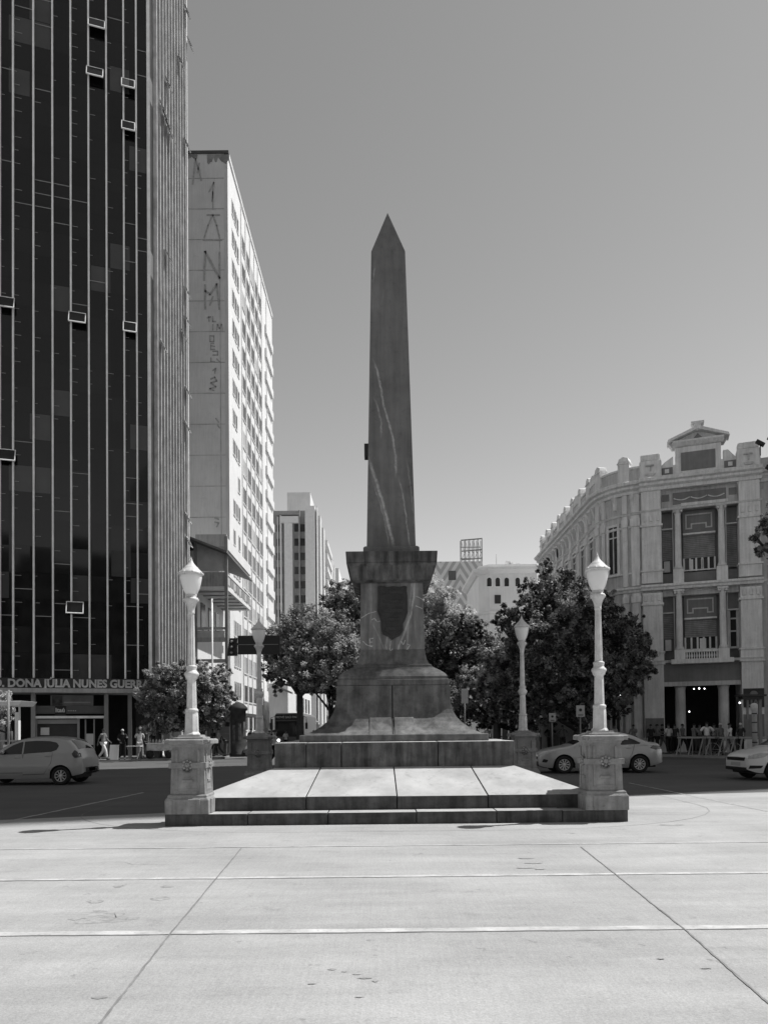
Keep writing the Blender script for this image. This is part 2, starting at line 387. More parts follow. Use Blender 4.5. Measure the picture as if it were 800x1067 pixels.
add_veins(M_NEEDLE, [
    vn([(389,375),(393,385),(396,400),(400,422),(405,440),(409,455),(412,478),(412,495)], .035, .8),
    vn([(390,414),(394,425),(397,440),(397,455)], .03, .55),
    vn([(384,478),(391,500),(398,522),(404,545),(410,569)], .055, .95),
    vn([(388,500),(396,525),(402,548),(405,569)], .02, .6),
    vn([(416,500),(421,525),(424,548),(427,569)], .025, .75),
    vn([(424,480),(428,510),(431,540),(433,569)], .02, .45),
    vn([(391,268),(389,285),(388,292)], .03, .4),
    vn([(400,300),(398,312)], .03, .3)], 5, 13, 1.0, .34)
vn = lambda pts, wd, g=1: ([vp(x, y, 16.25) for x, y in pts], wd, g)
add_veins(M_PED, [
    vn([(437,592),(434,608),(431,622),(428,640),(422,658),(416,672),(413,690)], .035, 1),
    vn([(430,600),(428,620),(425,650),(424,680)], .03, .5),
    vn([(386,598),(387,625),(386,650)], .03, .35),
    vn([(380,600),(381,640)], .04, .25),
    vn([(404,660),(402,672),(404,685)], .03, .6),
    vn([(388,648),(394,662),(400,676)], .02, .5)], 2.5, 5.5, 1.0, .28, .03)

mon = thing('obelisk_monument', 'tall dark granite obelisk with veined needle on a flared stepped base', 'monument', (AX, AY, 0))
def rocky(rings, name, m, bevel=.015, parent=mon): return MB().frus(0, 0, rings).build(name, m, parent, bevel)
# lowest slab: split round into stones by thin gaps
def slab(half, y_front, z0, z1, cuts, name, mats, rough_edge=.012):
    # ring of stones along the front, plus body behind
    t = MB(); xs = [-half]+cuts+[half]; g = .006
    for a, b in zip(xs, xs[1:]):
        dz = random.uniform(-.006, .006)
        t.box(a+g, b-g, -half, -half+.9, z0, z1+dz)
    t.box(-half+.01, half-.01, -half+.9+.004, half, z0, z1-.004)
    o = t.build(name, mats[0], mon, rough_edge)
    # top faces take the pale material, upright faces stay dark
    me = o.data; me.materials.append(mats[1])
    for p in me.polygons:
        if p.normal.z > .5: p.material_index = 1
    return o
slab(4.05, 0, -.05, .215, [-2.6, -1.2, .35, 1.75, 2.9], 'lower_step', [M_RISER, M_SLAB])
# sloping apron: stones with joints running up the slope
ap = MB(); bh, th, zb, ze, zt = 3.64, 2.36, .20, .455, .925
bx = [-bh, -1.62, .02, 1.66, bh]; tx = [-th, -1.46, -.02, 1.5, th]
for s in range(4):
    R = Matrix.Rotation(s*PI/2, 4, 'Z')
    for i in range(4):
        g = .008; a, b, c, d = bx[i]+(g if i else 0), bx[i+1]-(g if i < 3 else 0), tx[i]+(g if i else 0), tx[i+1]-(g if i < 3 else 0)
        dz = random.uniform(-.008, .008)
        vs = [(a,-bh,zb),(b,-bh,zb),(a,-bh,ze+dz),(b,-bh,ze+dz),(c,-th,zt),(d,-th,zt),(c,-th,zb),(d,-th,zb)]
        fs = [(0,1,3,2),(2,3,5,4),(4,5,7,6),(0,2,4,6),(1,7,5,3)]
        ap.add(vs, fs, 0, False, R)
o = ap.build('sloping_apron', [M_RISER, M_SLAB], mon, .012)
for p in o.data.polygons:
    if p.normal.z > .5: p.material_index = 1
# block course
bl = MB()
cuts = [-2.37, -1.05, .86, 2.37]; cuts2 = [-2.37, -.85, .75, 2.37]
for s in range(4):
    R = Matrix.Rotation(s*PI/2, 4, 'Z')
    for a, b in zip(cuts if s == 0 else cuts2, (cuts if s == 0 else cuts2)[1:]):
        e = .007; x1 = b-e if b < 2 else 2.37-.62
        if b > 2: bl.box(a+e, 2.37, -2.37, -1.75, .80, 1.415, 0, R)
        else: bl.box(a+(e if a > -2.3 else .63), b-e, -2.37, -1.75, .80, 1.415+random.uniform(-.006,.006), 0, R)
bl.box(-1.76, 1.76, -1.76, 1.76, .80, 1.408)
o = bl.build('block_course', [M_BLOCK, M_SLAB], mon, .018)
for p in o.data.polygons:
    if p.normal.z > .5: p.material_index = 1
rocky([(1.93,1.93,1.40),(1.93,1.93,1.56)], 'plinth_course', M_FLARE, .02)
# concave flare, split in the middle by a wide joint
fl = MB()
prof = []
for i in range(13):
    t = i/12.0
    half = 1.215+(1.82-1.215)*(1-t)**3.8
    prof.append((half, 1.56+(2.60-1.56)*t))
rings = [(1.84,1.555)]+[(h+.0, z) for h, z in prof]
fl.frus(0, 0, [(h, h, z) for h, z in rings], 0, False)
fpoly = [(-h-.035, z) for h, z in prof if z < 1.99]+[(-1.15, 1.98),(-1.15, 1.55),(-1.875, 1.555)]
fl.prism(fpoly, -.50, -.05, 'yz'); fl.prism([(y-.01, z) for y, z in fpoly], .02, .42, 'yz')
o = fl.build('flared_base', M_FLARE, mon, .01)
jl = MB(); jl.box(-.035, -.005, -1.925, -1.15, 1.56, 2.60)
jl2 = [( -prof[i][0]-.004, prof[i][1]) for i in range(13)]
jl = MB(); jl.prism([(y, z) for y, z in jl2]+[(-1.0,2.6),(-1.0,1.56)], -.032, -.006, 'yz'); jl.build('open_joint', mat('joint_shadow_gap', .02, var=.2), mon)
# fillet, torus band and ogee up to the die
rocky([(1.20,1.20,2.60),(1.20,1.20,2.74)], 'band_course', M_FLARE, .02)
og = [(1.17,2.74),(1.17,2.80),(1.12,2.86),(1.03,2.93),(.93,2.985),(.86,3.03),(.86,3.06),(.80,3.10),(.76,3.18),(.73,3.30),(.715,3.42)]
rocky([(h,h,z) for h, z in og], 'ogee_moulding', M_FLARE, 0)
rocky([(.715,.715,3.42),(.685,.685,4.98)], 'pedestal_die', M_PED, .012)
# cornice cap
co = [(.76,4.90),(.86,4.94),(.885,4.98),(.92,5.22),(.97,5.28),(.985,5.285),(.985,5.30)]
rocky([(h,h,z) for h, z in co], 'cornice_soffit', M_CORN, 0)
rocky([(.985,.985,5.306),(1.0,1.0,5.54),(.62,.62,5.60)], 'cornice_cap', M_CORN, .012)
rocky([(.625,.625,5.58),(.625,.625,5.72),(.585,.585,5.755)], 'needle_footing', M_NEEDLE, .015)
rocky([(.548,.548,5.75),(.385,.385,12.54),(.0008,.0008,13.70)], 'needle', M_NEEDLE, 0)
q = W(382.6, 472, 17.0)
MB().box(-.62+.03, -.40, -.22, .0, q.z-.17, q.z+.14).build('iron_bracket', mat('dark_iron', .04, rough=.6), mon, .01)
# crest-shaped bronze plaque with worn relief lines
M_BRONZE = mat('dark_bronze', .035, rough=.5, var=.4, sc_=5, metal=.3, bump=.6, bsc=14, spec=.5)
def dp(px, py): p = W(px, py, 16.28); return (p.x-AX, p.z)
out = [dp(*q) for q in ((393.5,611.5),(397,610.5),(403,612),(409,611),(416,612),(421,610.5),(424,611.5),(423.5,616),(424.5,622),(424.5,638),(422,646),(420,650),(420,657),(417.5,662),(412,664.5),(408.5,667),(404,663.5),(399,661),(397,655),(397,648),(394.5,641),(393,636),(393.5,625))]
pl = MB(); yf = -.71
pl.prism(out, yf-.04, yf+.05, 'xz')
cxm = sum(p[0] for p in out)/len(out); czm = sum(p[1] for p in out)/len(out)
inn = [(cxm+(x-cxm)*.86, czm+(z-czm)*.88) for x, z in out]
o = pl.build('crest_plaque', M_BRONZE, mon, .012)
M_BR2 = mat('worn_bronze', .042, rough=.45, var=.4, sc_=6, metal=.3, bump=.5, bsc=18, spec=.5)
rl = MB(); rl.prism(inn, yf-.052, yf-.03, 'xz'); rp = rl.build('plaque_relief', M_BRONZE, o, .006)
tb = MB()
for k in range(5):
    z = out[0][1]-.13-.20*k; hw = .22 if k < 3 else .16
    tb.box(cxm-hw, cxm+hw, yf-.062, yf-.05, z-.035, z+.03)
    for j in range(7): x = cxm-hw+.04+j*(2*hw-.08)/6.5; tb.box(x, x+.035, yf-.072, yf-.06, z-.03, z+.025)
tb.build('relief_lettering', M_BR2, o, .003)
# faded painted marks on the die
M_MARK = mat('faded_white_paint', .42, var=.5, sc_=20)
def die_y(z): return -(.715-.03*(z-3.42)/1.56)-.0025
def mark(pts, w=.018):
    gm = MB()
    P = [dp(*p) for p in pts]
    for (x0,z0),(x1,z1) in zip(P, P[1:]):
        d = Vector((x1-x0, z1-z0)); l = max(d.length,1e-4); d /= l; nx, nz = -d.y*w/2, d.x*w/2
        vs = [(x0+nx, die_y(z0+nz), z0+nz),(x1+nx, die_y(z1+nz), z1+nz),(x1-nx, die_y(z1-nz), z1-nz),(x0-nx, die_y(z0-nz), z0-nz)]
        gm.add(vs, [(0,1,2,3)])
    gm.build('faded_mark', M_MARK, mon)
for m_ in ([(389,665),(385,665.5),(385.5,673),(389,673)],[(385,669),(388,669)],[(407,668),(406,676),(408,684)],[(409,676),(405,680),(409,685)],[(418,668),(420,672),(422,667)],[(424,671),(427,672),(424,677)],[(378,668),(382,672),(388,674)],[(387,646),(390,644),(393,648),(396,647)],[(433,621),(437,622.5),(441,625)],[(433,631),(440,634)],[(376,644),(384,639),(392,637)]):
    mark(m_, .016)

# ---------------------------------------------------------------- lamps on carved pedestals
M_LP = mat('pale_cast_pedestal', .29, var=.3, sc_=4, streak=.3, rough=.75, dirt=.3, bump=.15)
M_IRON = mat('pale_painted_iron', .66, var=.2, sc_=5, rough=.5, dirt=.3, bump=.12, streak=.25)
M_OPAL = mat('opal_glass', .80, var=.05, sc_=2, rough=.35, spec=.5, bump=0)
M_OPAL.node_tree.nodes['Principled BSDF'].inputs['Subsurface Weight'].default_value = .0
LAMP_LABELS = ['pale lamp post on the near left corner pedestal with its side sunlit', 'bright lamp post on the near right corner pedestal in front of the silver sedan',
               'grey shaded lamp post behind the left side of the monument', 'grey shaded lamp post standing right of the monument near the trees']
lamp = thing('ornate_street_lamp', LAMP_LABELS[0], 'street lamp', (AX-3.66, AY-3.68, .21), 0, 'lamps at the four corners of the monument')
# pedestal
b_ = MB(); b_.frus(0,0,[(.385,.385,0),(.385,.385,.24),(.37,.37,.27),(.35,.35,.29),(.35,.35,.315),(.33,.33,.34)])
b_.box(-.24,.24,-.405,.405,.0,.262); b_.box(-.405,.405,-.24,.24,.0,.262)
b_.build('pedestal_base', M_LP, lamp, .012)
s_ = MB(); s_.frus(0,0,[(.305,.305,.34),(.285,.285,1.17)])
for R in (Matrix.Rotation(k*PI/2, 4, 'Z') for k in range(4)):
    s_.box(-.215,-.17,-.312,-.28,.40,1.12,0,R); s_.box(.17,.215,-.312,-.28,.40,1.12,0,R)       # panel frame
    s_.box(-.17,.17,-.310,-.28,.40,.44,0,R); s_.box(-.33,.33,-.325,-.28,.80,.90,0,R)
    s_.box(-.10,.10,-.318,-.28,.55,.60,0,R)
    for k in range(8):
        a = 2*PI*k/8; s_.lathe([(.028,0),(.022,.02),(.006,.028)], 0, 0, 8, 0, True, 0, R @ Matrix.Translation((.075*math.cos(a), -.322, .86+.075*math.sin(a))) @ Matrix.Rotation(PI/2, 4, 'X'))
    s_.lathe([(.05,0),(.042,.022),(.012,.032)], 0, 0, 12, 0, True, 0, R @ Matrix.Translation((0,-.322,.86)) @ Matrix.Rotation(PI/2, 4, 'X'))
    for sx in (-1, 1):
        s_.tube([Vector((sx*.08,-.315,.78)), Vector((sx*.04,-.325,.74)), Vector((0,-.325,.73))], .018, 6)
s_.build('pedestal_shaft', M_LP, lamp, .006)
c_ = MB(); c_.frus(0,0,[(.29,.29,1.165),(.30,.30,1.20),(.335,.335,1.225),(.345,.345,1.25),(.385,.385,1.262),(.385,.385,1.30),(.36,.36,1.315)])
c_.box(-.30,.30,-.41,.41,1.225,1.296); c_.box(-.41,.41,-.30,.30,1.225,1.296)
c_.build('pedestal_cap', M_LP, lamp, .008)
c2 = MB(); c2.frus(0,0,[(.27,.27,1.313),(.265,.265,1.345),(.20,.20,1.35),(.19,.19,1.385)]); c2.build('post_footing', M_LP, lamp, .006)
p_ = MB()
p_.lathe([(.150,1.38),(.150,1.40),(.122,1.44),(.116,1.72),(.108,1.80)], n=8, smooth=False, rot=PI/8)
p_.lathe([(.102,1.79),(.118,1.81),(.118,1.84),(.10,1.86)], n=16)
p_.lathe([(.090,1.86),(.080,2.38)], n=8, smooth=False, rot=PI/8)
p_.build('lower_post', M_IRON, lamp)
k_ = MB(); k_.lathe([(.08,2.38),(.105,2.40),(.115,2.44),(.135,2.47),(.13,2.50),(.10,2.53),(.085,2.56),(.10,2.60),(.10,2.62),(.075,2.64)], n=20); k_.build('collar', M_IRON, lamp)
u_ = MB(); ring = []
nf = 12
vs = []; fs = []
zz = [2.63, 3.0, 3.3, 3.60]
for z in zz:
    r0 = .070-.017*(z-2.63)/.97
    for i in range(nf*2):
        r = r0*(1.0 if i % 2 else .90); a = PI*i/nf; vs.append((r*math.cos(a), r*math.sin(a), z))
n2 = nf*2
for k in range(3):
    for i in range(n2): fs.append((k*n2+i, k*n2+(i+1) % n2, (k+1)*n2+(i+1) % n2, (k+1)*n2+i))
u_.add(vs, fs, 0, False); u_.build('fluted_post', M_IRON, lamp)
h_ = MB(); h_.lathe([(.05,3.56),(.066,3.585),(.060,3.60),(.064,3.66),(.085,3.72),(.10,3.76),(.135,3.80),(.14,3.83),(.12,3.86),(.085,3.87),(.10,3.90),(.10,3.92)], n=20); h_.build('lantern_holder', M_IRON, lamp)
g_ = MB(); g_.lathe([(.085,3.90),(.115,3.95),(.150,4.03),(.176,4.13),(.190,4.22),(.193,4.28)], n=28); g_.build('opal_globe', M_OPAL, lamp)
r_ = MB(); r_.lathe([(.205,4.27),(.218,4.285),(.215,4.31),(.195,4.33),(.185,4.345),(.155,4.37),(.130,4.40),(.125,4.41),(.10,4.43),(.065,4.47),(.045,4.50),(.032,4.53),(.022,4.55),(.026,4.56),(.014,4.57),(.008,4.59),(.004,4.61)], n=28)
for k in range(8):
    a = 2*PI*k/8+PI/8; r_.lathe([(.03,4.285),(.026,4.315),(.004,4.335)], .198*math.cos(a), .198*math.sin(a), 8)
r_.build('lantern_roof', M_IRON, lamp)
dup(lamp, (AX+3.68, AY-3.68, .21), 0, LAMP_LABELS[1]); dup(lamp, (AX-3.68, AY+3.68, .21), 0, LAMP_LABELS[2]); dup(lamp, (AX+3.68, AY+3.68, .21), 0, LAMP_LABELS[3])
# ---------------------------------------------------------------- shared building bits
M_GLASSD = mat('dark_window_glass', .03, rough=.12, var=.4, sc_=.6, spec=.5, bump=0)
M_GLASSM = mat('grey_window_glass', .10, rough=.2, var=.4, sc_=.5, spec=.5, bump=0)
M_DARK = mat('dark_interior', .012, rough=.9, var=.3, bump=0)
M_ALU = mat('aluminium', .84, rough=.45, var=.14, sc_=2, streak=.15, metal=.0, bump=.03)
M_WHITE = mat('white_render', .74, var=.07, sc_=.4, streak=.10, bump=.05)
M_BLACKM = mat('black_metal', .02, rough=.5, var=.2)
M_GREYM = mat('grey_metal', .25, rough=.5, var=.15)
def u_of(px, o, dx):                    # distance along a facade line at which a sight column meets it
    k = (px-400)/F; return (k*o[1]-o[0])/(dx[0]-k*dx[1])

# ---------------------------------------------------------------- dark glass office tower on the left
TC = (-14.7, 46.6); TD = (-3.1/3.257, -1/3.257)               # corner, direction of the front facade (towards the left)
tower = thing('glass_office_tower', 'tall dark glass tower with thin pale vertical fins over a lettered sign band', 'office tower', (TC[0], TC[1], 0), math.atan2(-TD[1], -TD[0]))
# local frame: x to the right along the front (corner at x=0), -y outward.
ang = tower.rotation_euler.z; RT = Matrix.Rotation(-ang, 2)
def tloc(x, y): v = RT @ Vector((x-TC[0], y-TC[1])); return v.x, v.y
sx, sy = tloc(TC[0], 55.0)                                      # end of the side facade (runs along +Y in the world)
H_T = 74.0; Z1 = 4.75
bx_, by_ = tloc(-45, 46.6+9.6)
frontL = -32.0
foot = [(0,0),(sx,sy),(frontL+sx-3, sy+6),(frontL,0)]
MB().prism(foot, Z1, H_T, 'xy').build('core_body', M_DARK, tower)
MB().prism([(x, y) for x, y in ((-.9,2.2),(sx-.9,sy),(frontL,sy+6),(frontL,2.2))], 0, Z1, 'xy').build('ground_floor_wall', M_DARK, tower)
fpx = [157.2,144.3,131,112.8,94,75.2,56,36,14.6,.8,-18,-37,-57,-78]
us = [0]
o2 = TC; d2 = (-TD[0], -TD[1])
us = [u_of(p, TC, d2) for p in fpx]; us[0] = 0
while us[-1] > frontL+1.2: us.append(us[-1]-1.15)
def curtain_material(name, v, cell, seed):
    m = mat(name, v, rough=.06, var=.25, sc_=.3, spec=.55, bump=0)
    nt, cb, out = mat_out_socket(m); L = nt.links
    tc = _n(nt, 'ShaderNodeTexCoord'); sp = _n(nt, 'ShaderNodeSeparateXYZ'); L.new(tc.outputs['Object'], sp.inputs[0])
    def fl(sock, k):
        a = _n(nt, 'ShaderNodeMath', operation='MULTIPLY'); L.new(sock, a.inputs[0]); a.inputs[1].default_value = 1/k
        b = _n(nt, 'ShaderNodeMath', operation='FLOOR'); L.new(a.outputs[0], b.inputs[0]); return b.outputs[0], a.outputs[0]
    fx, _ = fl(sp.outputs['X'], 1.15); fz, rz_ = fl(sp.outputs['Z'], cell)
    cx_ = _n(nt, 'ShaderNodeCombineXYZ'); L.new(fx, cx_.inputs[0]); L.new(fz, cx_.inputs[1]); cx_.inputs[2].default_value = seed
    wn = _n(nt, 'ShaderNodeTexWhiteNoise'); L.new(cx_.outputs[0], wn.inputs['Vector'])
    r = _n(nt, 'ShaderNodeMapRange'); r.inputs['From Min'].default_value = 0; r.inputs['From Max'].default_value = 1; r.inputs['To Min'].default_value = .55; r.inputs['To Max'].default_value = 1.7
    L.new(wn.outputs['Value'], r.inputs['Value'])
    # some panes paler: blinds, and reflection patches painted into the colour
    g = _n(nt, 'ShaderNodeMath', operation='GREATER_THAN'); L.new(wn.outputs['Value'], g.inputs[0]); g.inputs[1].default_value = .90
    a = _n(nt, 'ShaderNodeMath', operation='MULTIPLY_ADD'); L.new(g.outputs[0], a.inputs[0]); a.inputs[1].default_value = 7.0; L.new(r.outputs[0], a.inputs[2])
    # joint lines between panes
    fr = _n(nt, 'ShaderNodeMath', operation='FRACT'); L.new(rz_, fr.inputs[0])
    ls = _n(nt, 'ShaderNodeMath', operation='LESS_THAN'); L.new(fr.outputs[0], ls.inputs[0]); ls.inputs[1].default_value = .03
    iv = _n(nt, 'ShaderNodeMath', operation='SUBTRACT'); iv.inputs[0].default_value = 1; L.new(ls.outputs[0], iv.inputs[1])
    m1 = _n(nt, 'ShaderNodeMath', operation='MULTIPLY'); L.new(out, m1.inputs[0]); L.new(a.outputs[0], m1.inputs[1])
    m2 = _n(nt, 'ShaderNodeMath', operation='MULTIPLY'); L.new(m1.outputs[0], m2.inputs[0]); L.new(iv.outputs[0], m2.inputs[1])
    for i in range(3): L.new(m2.outputs[0], cb.inputs[i])
    # each pane sits at a slightly different tilt: bends the reflections pane by pane
    bs = [n for n in nt.nodes if n.bl_idname == 'ShaderNodeBsdfPrincipled'][0]
    geo = _n(nt, 'ShaderNodeNewGeometry'); sb = _n(nt, 'ShaderNodeVectorMath', operation='SUBTRACT'); L.new(wn.outputs['Color'], sb.inputs[0]); sb.inputs[1].default_value = (.5,.5,.5)
    scv = _n(nt, 'ShaderNodeVectorMath', operation='SCALE'); L.new(sb.outputs[0], scv.inputs[0]); scv.inputs['Scale'].default_value = .03
    ad = _n(nt, 'ShaderNodeVectorMath', operation='ADD'); L.new(geo.outputs['Normal'], ad.inputs[0]); L.new(scv.outputs[0], ad.inputs[1])
    nm = _n(nt, 'ShaderNodeVectorMath', operation='NORMALIZE'); L.new(ad.outputs[0], nm.inputs[0]); L.new(nm.outputs[0], bs.inputs['Normal'])
    return m
M_CURT = curtain_material('curtain_glass', .007, 1.62, 2.0)
M_CURT2 = curtain_material('side_curtain_glass', .02, 1.62, 7.0); M_CURT2.node_tree.nodes['Principled BSDF'].inputs['Roughness'].default_value = .45
ZB = W(80, 707, 45).z
for gi, (a, b) in enumerate(zip(us, us[1:])):
    g = MB(); g.box(b, a-.002, -.06, .02, ZB, H_T-.5)
    # ends of the floor ledges and transom bars, seen as short pale dashes beside the fins
    z = ZB+.5
    while z < H_T-1:
        if random.random() < (.9 if gi % 3 == 1 else .4):
            l_ = random.uniform(.15,.42)*(b-a); g.box(b+.02, b+.02-l_, -.075, -.061, z, z+.035, 1)
        if random.random() < .12: g.box(b+.03, a-.03, -.09, -.061, z, z+.05, 1)
        z += random.choice((.81,.81,1.62))
    g.build('glass_strip', [M_CURT, M_GREYM], tower)
for i, u in enumerate(us):
    wd = .10 if i else .20
    MB().box(u-wd/2, u+wd/2, -.26 if i else -.22, -.03, ZB+.02, H_T).build('front_fin', M_ALU, tower)
# side fins and glass (world +Y direction = local (sx,sy) normalised)
sd = Vector((sx, sy)).normalized(); sn = Vector((sd.y, -sd.x))
SL = Vector((sx, sy)).length
ns = 12
M_FIN2 = mat('grey_side_fin', .56, var=.3, sc_=1.5, streak=.2, bump=.03)  # greyer than the front fins
QS = Matrix(((sd.x, -sn.x, 0, 0),(sd.y, -sn.y, 0, 0),(0,0,1,0),(0,0,0,1)))   # local x along the side, local -y outward
for k in range(ns):
    a, b = SL*k/ns, SL*(k+1)/ns
    MB().box(a+.02, b-.02, -.10, .02, ZB, H_T-.5, 0, QS).build('glass_strip', M_CURT2, tower)
    if k: MB().box(a-.05, a+.05, -.36, -.08, ZB+.02, H_T, 0, QS).build('side_fin', M_FIN2, tower)
MB().box(SL-.10, SL+.05, -.30, .3, ZB, H_T, 0, QS).build('side_fin', M_ALU, tower)
MB().box(frontL, .12, -.30, 3, H_T, H_T+.8).build('roof_edge', M_ALU, tower)
# tilted-open windows
def awning(u, z, front=True, wdt=1.0):
    mb = MB(); Mx = Matrix.Translation((u, -.24, z)) if front else QS @ Matrix.Translation((u, -.42, z))
    T = Mx @ Matrix.Rotation(math.radians(-22 if front else -24), 4, 'X')
    hw = wdt/2
    mb.box(-hw, hw, -.02, .02, -.75, 0, 0, T)
    for a in ((-hw,-hw+.05),(hw-.05,hw)): mb.box(a[0], a[1], -.035, .035, -.78, .0, 1, T)
    mb.box(-hw, hw, -.035, .035, -.80, -.74, 1, T); mb.box(-hw, hw, -.035, .035, -.03, .02, 1, T)
    mb.build('open_window', [M_CURT, M_ALU], tower)
for px, py in ((103,24),(101,74),(136,86),(136,130),(7,312),(82,328),(137,338),(79,628),(8,470)):
    u = u_of(px, TC, d2); Yw = TC[1]+u*d2[1]; awning(u, W(px, py, Yw).z, True, .82 if px > 130 else 1.0)
for px, py in ((170,83),(164,108),(167,118),(170,128),(173,136),(190,146),(169,262),(190,300),(190,330),(190,404),(189,440),(163,355),(194,42),(191,8),(184,60),(186,345),(189,535),(190,560)):
    Yw = F*(-TC[0])/(400-px); awning(Yw-TC[1], W(px, py, Yw).z, False, .62)
# sign band and lettering
M_BAND = mat('sign_band_dark', .045, var=.3, sc_=2, streak=.2)
M_LET = mat('sign_letters', .42, var=.12, sc_=6)
zt_, zb_ = ZB, W(80, 717.5, 45).z
MB().box(frontL, -.05, -.40, 2.2, zb_, zt_-.01).build('sign_band', M_BAND, tower)
MB().box(frontL, -.3, -.62, 2.2, zb_-.26, zb_-.004).build('canopy_edge', mat('canopy_edge', .40, var=.15, streak=.2), tower)
txt = 'ED. DONA JÚLIA NUNES GUERRA'
ua, ub = u_of(-11, TC, d2), u_of(156, TC, d2)
me = text_mesh(txt, .62, .06, .026, 'LEFT', M_LET, 1.0)
wtx = max(v.co.x for v in me.vertices)-min(v.co.x for v in me.vertices)
me.transform(Matrix.Diagonal(((ub-ua)/wtx, 1, 1.05, 1)))
# slab serifs: short feet under and over the upright strokes are suggested by a thin second pass of the lettering
obj('sign_lettering', me, tower, 0, (ua, -.44, (zt_+zb_)/2-.03))
# ground floor: columns, shop front
M_SHOPW = mat('shop_fascia_grey', .11, var=.12, sc_=2)
def fx_(px): return u_of(px, TC, d2)
def fz_(py, px=70): u = fx_(px); return W(px, py, TC[1]+u*d2[1]).z
colm = [135.5, 111, 35, 3]
for p in colm: MB().box(fx_(p)-.12, fx_(p)+.12, -.1, .25, 0, Z1-.3).build('column', M_GREYM, tower)
MB().box(fx_(36.2), fx_(110), .30, .9, fz_(743.5), fz_(735.2)).build('shop_fascia', M_SHOPW, tower)
MB().box(fx_(52), fx_(97), .40, .9, fz_(735.2)+.01, fz_(724)).build('poster_panel', mat('poster_grey', .16, var=.3, sc_=1.5), tower)
MB().box(fx_(54), fx_(64.5), .34, .39, fz_(735.5)+.03, fz_(725)).build('poster_picture', mat('poster_portrait', .06, var=.9, sc_=2.2, bump=0), tower)
MB().box(fx_(66), fx_(94), .36, .39, fz_(732), fz_(731)).build('poster_stripe', mat('poster_stripe', .3), tower)
MB().box(fx_(36.2), fx_(110), -.02, .25, fz_(748.5), fz_(746)).build('awning_edge', M_ALU, tower)
MB().box(fx_(57), fx_(68.5), .24, .29, fz_(747)+.05, fz_(735.5)).build('logo_panel', M_BLACKM, tower, .03)
obj('shop_lettering', text_mesh('Itaú', .36, .03, .012, 'CENTER', mat('shop_letters', .55), 1.0), tower, 0, (fx_(62.5), .22, fz_(740)))
obj('shop_dots', text_mesh('• • • • •', .16, .02, .01, 'LEFT', mat('shop_letters', .55), 1.0), tower, 0, (fx_(70.5), .27, fz_(740.6)))
for p0, p1 in ((36.2,38.5),(80.5,83),(108,110)): MB().box(fx_(p0), fx_(p1), .1, .3, 0, fz_(748.5)).build('door_frame', M_GREYM, tower)
MB().box(fx_(38.5), fx_(80.5), .2, .35, fz_(754), fz_(749.5)).build('shop_lintel', M_GREYM, tower)
MB().box(fx_(38.5), fx_(80.5), .3, .35, .3, fz_(754.5)).build('shop_window', M_GLASSD, tower)
for p in (89, 98): MB().box(fx_(p)-.04, fx_(p)+.04, .22, .3, 0, fz_(749.5)).build('door_frame', M_GREYM, tower)
for p in (94,): MB().box(fx_(p)-.25, fx_(p)+.25, .25, .28, .9, 1.6).build('notice', mat('notice_paper', .5), tower)
for p in (44.5, 49): MB().box(fx_(p)-.12, fx_(p)+.12, .15, .2, 1.55, 2.0).build('notice', mat('notice_paper', .5), tower)

# ---------------------------------------------------------------- white high-rise
HX = -14.7; hy0, hy1 = 71.0, 99.5
zt = W(241, 160, hy0).z
high = thing('white_high_rise', 'tall white apartment block with bright sunlit side and bare grey graffitied end wall', 'apartment block', (HX, hy0, 0))
M_ENDW = mat('bare_end_wall', .84, var=.12, sc_=.22, streak=.08, dirt=.10, bump=.1)
# main wall box: side and end wall are parts of their own
MB().box(-16, -.35, .02, hy1-hy0, 0, zt).build('end_wall', M_ENDW, high)
MB().box(-.345, 0, 0, hy1-hy0, 0, zt-.2).build('side_wall', M_WHITE, high)
MB().box(-16.1, .12, -.12, .3, zt, zt+.25).build('parapet_cap', mat('dark_parapet', .12, var=.3), high)
MB().box(-.2, .12, .302, hy1-hy0, zt-.198, zt+.2).build('parapet_cap', M_WHITE, high)
fh = 3.02; nfl = int((zt-3)/fh)
eb = MB()
for k in range(1, nfl+1):
    z = 1.2+k*fh
    eb = MB().box(-16, -.36, -.012, .05, z, z+.05); eb.build('slab_line', mat('slab_line', .5, var=.4, sc_=1, dirt=.3), high)
MB().box(-.82, -.76, -.01, .05, 1, zt-8).build('wall_seam', mat('slab_line', .30), high)
sb_ = MB()
for k in range(8): sb_.box(-.8-k*.42, -.8-k*.42+random.uniform(.2,.5), -.016, .0, zt-1.2-random.uniform(.6,3.0), zt-.05)
M_SOOT = mat('soot_stain', .33, var=.5, sc_=1.2, dirt=.4)
# soot stains: soft-edged irregular patches
def stain(px0, px1, py0, py1):
    a = W(px0, py0, hy0); b = W(px1, py1, hy0); mb = MB(); n = 14
    up = [(a.x+(b.x-a.x)*i/n-HX, a.z) for i in range(n+1)]
    dn = [(a.x+(b.x-a.x)*i/n-HX, b.z+random.uniform(0, .75)*(a.z-b.z)) for i in range(n+1)]
    mb.prism(up+dn[::-1], -.006, .01, 'xz'); mb.build('soot_stain', M_SOOT, high)
stain(216,239,161,172); stain(196,206,161,166); 
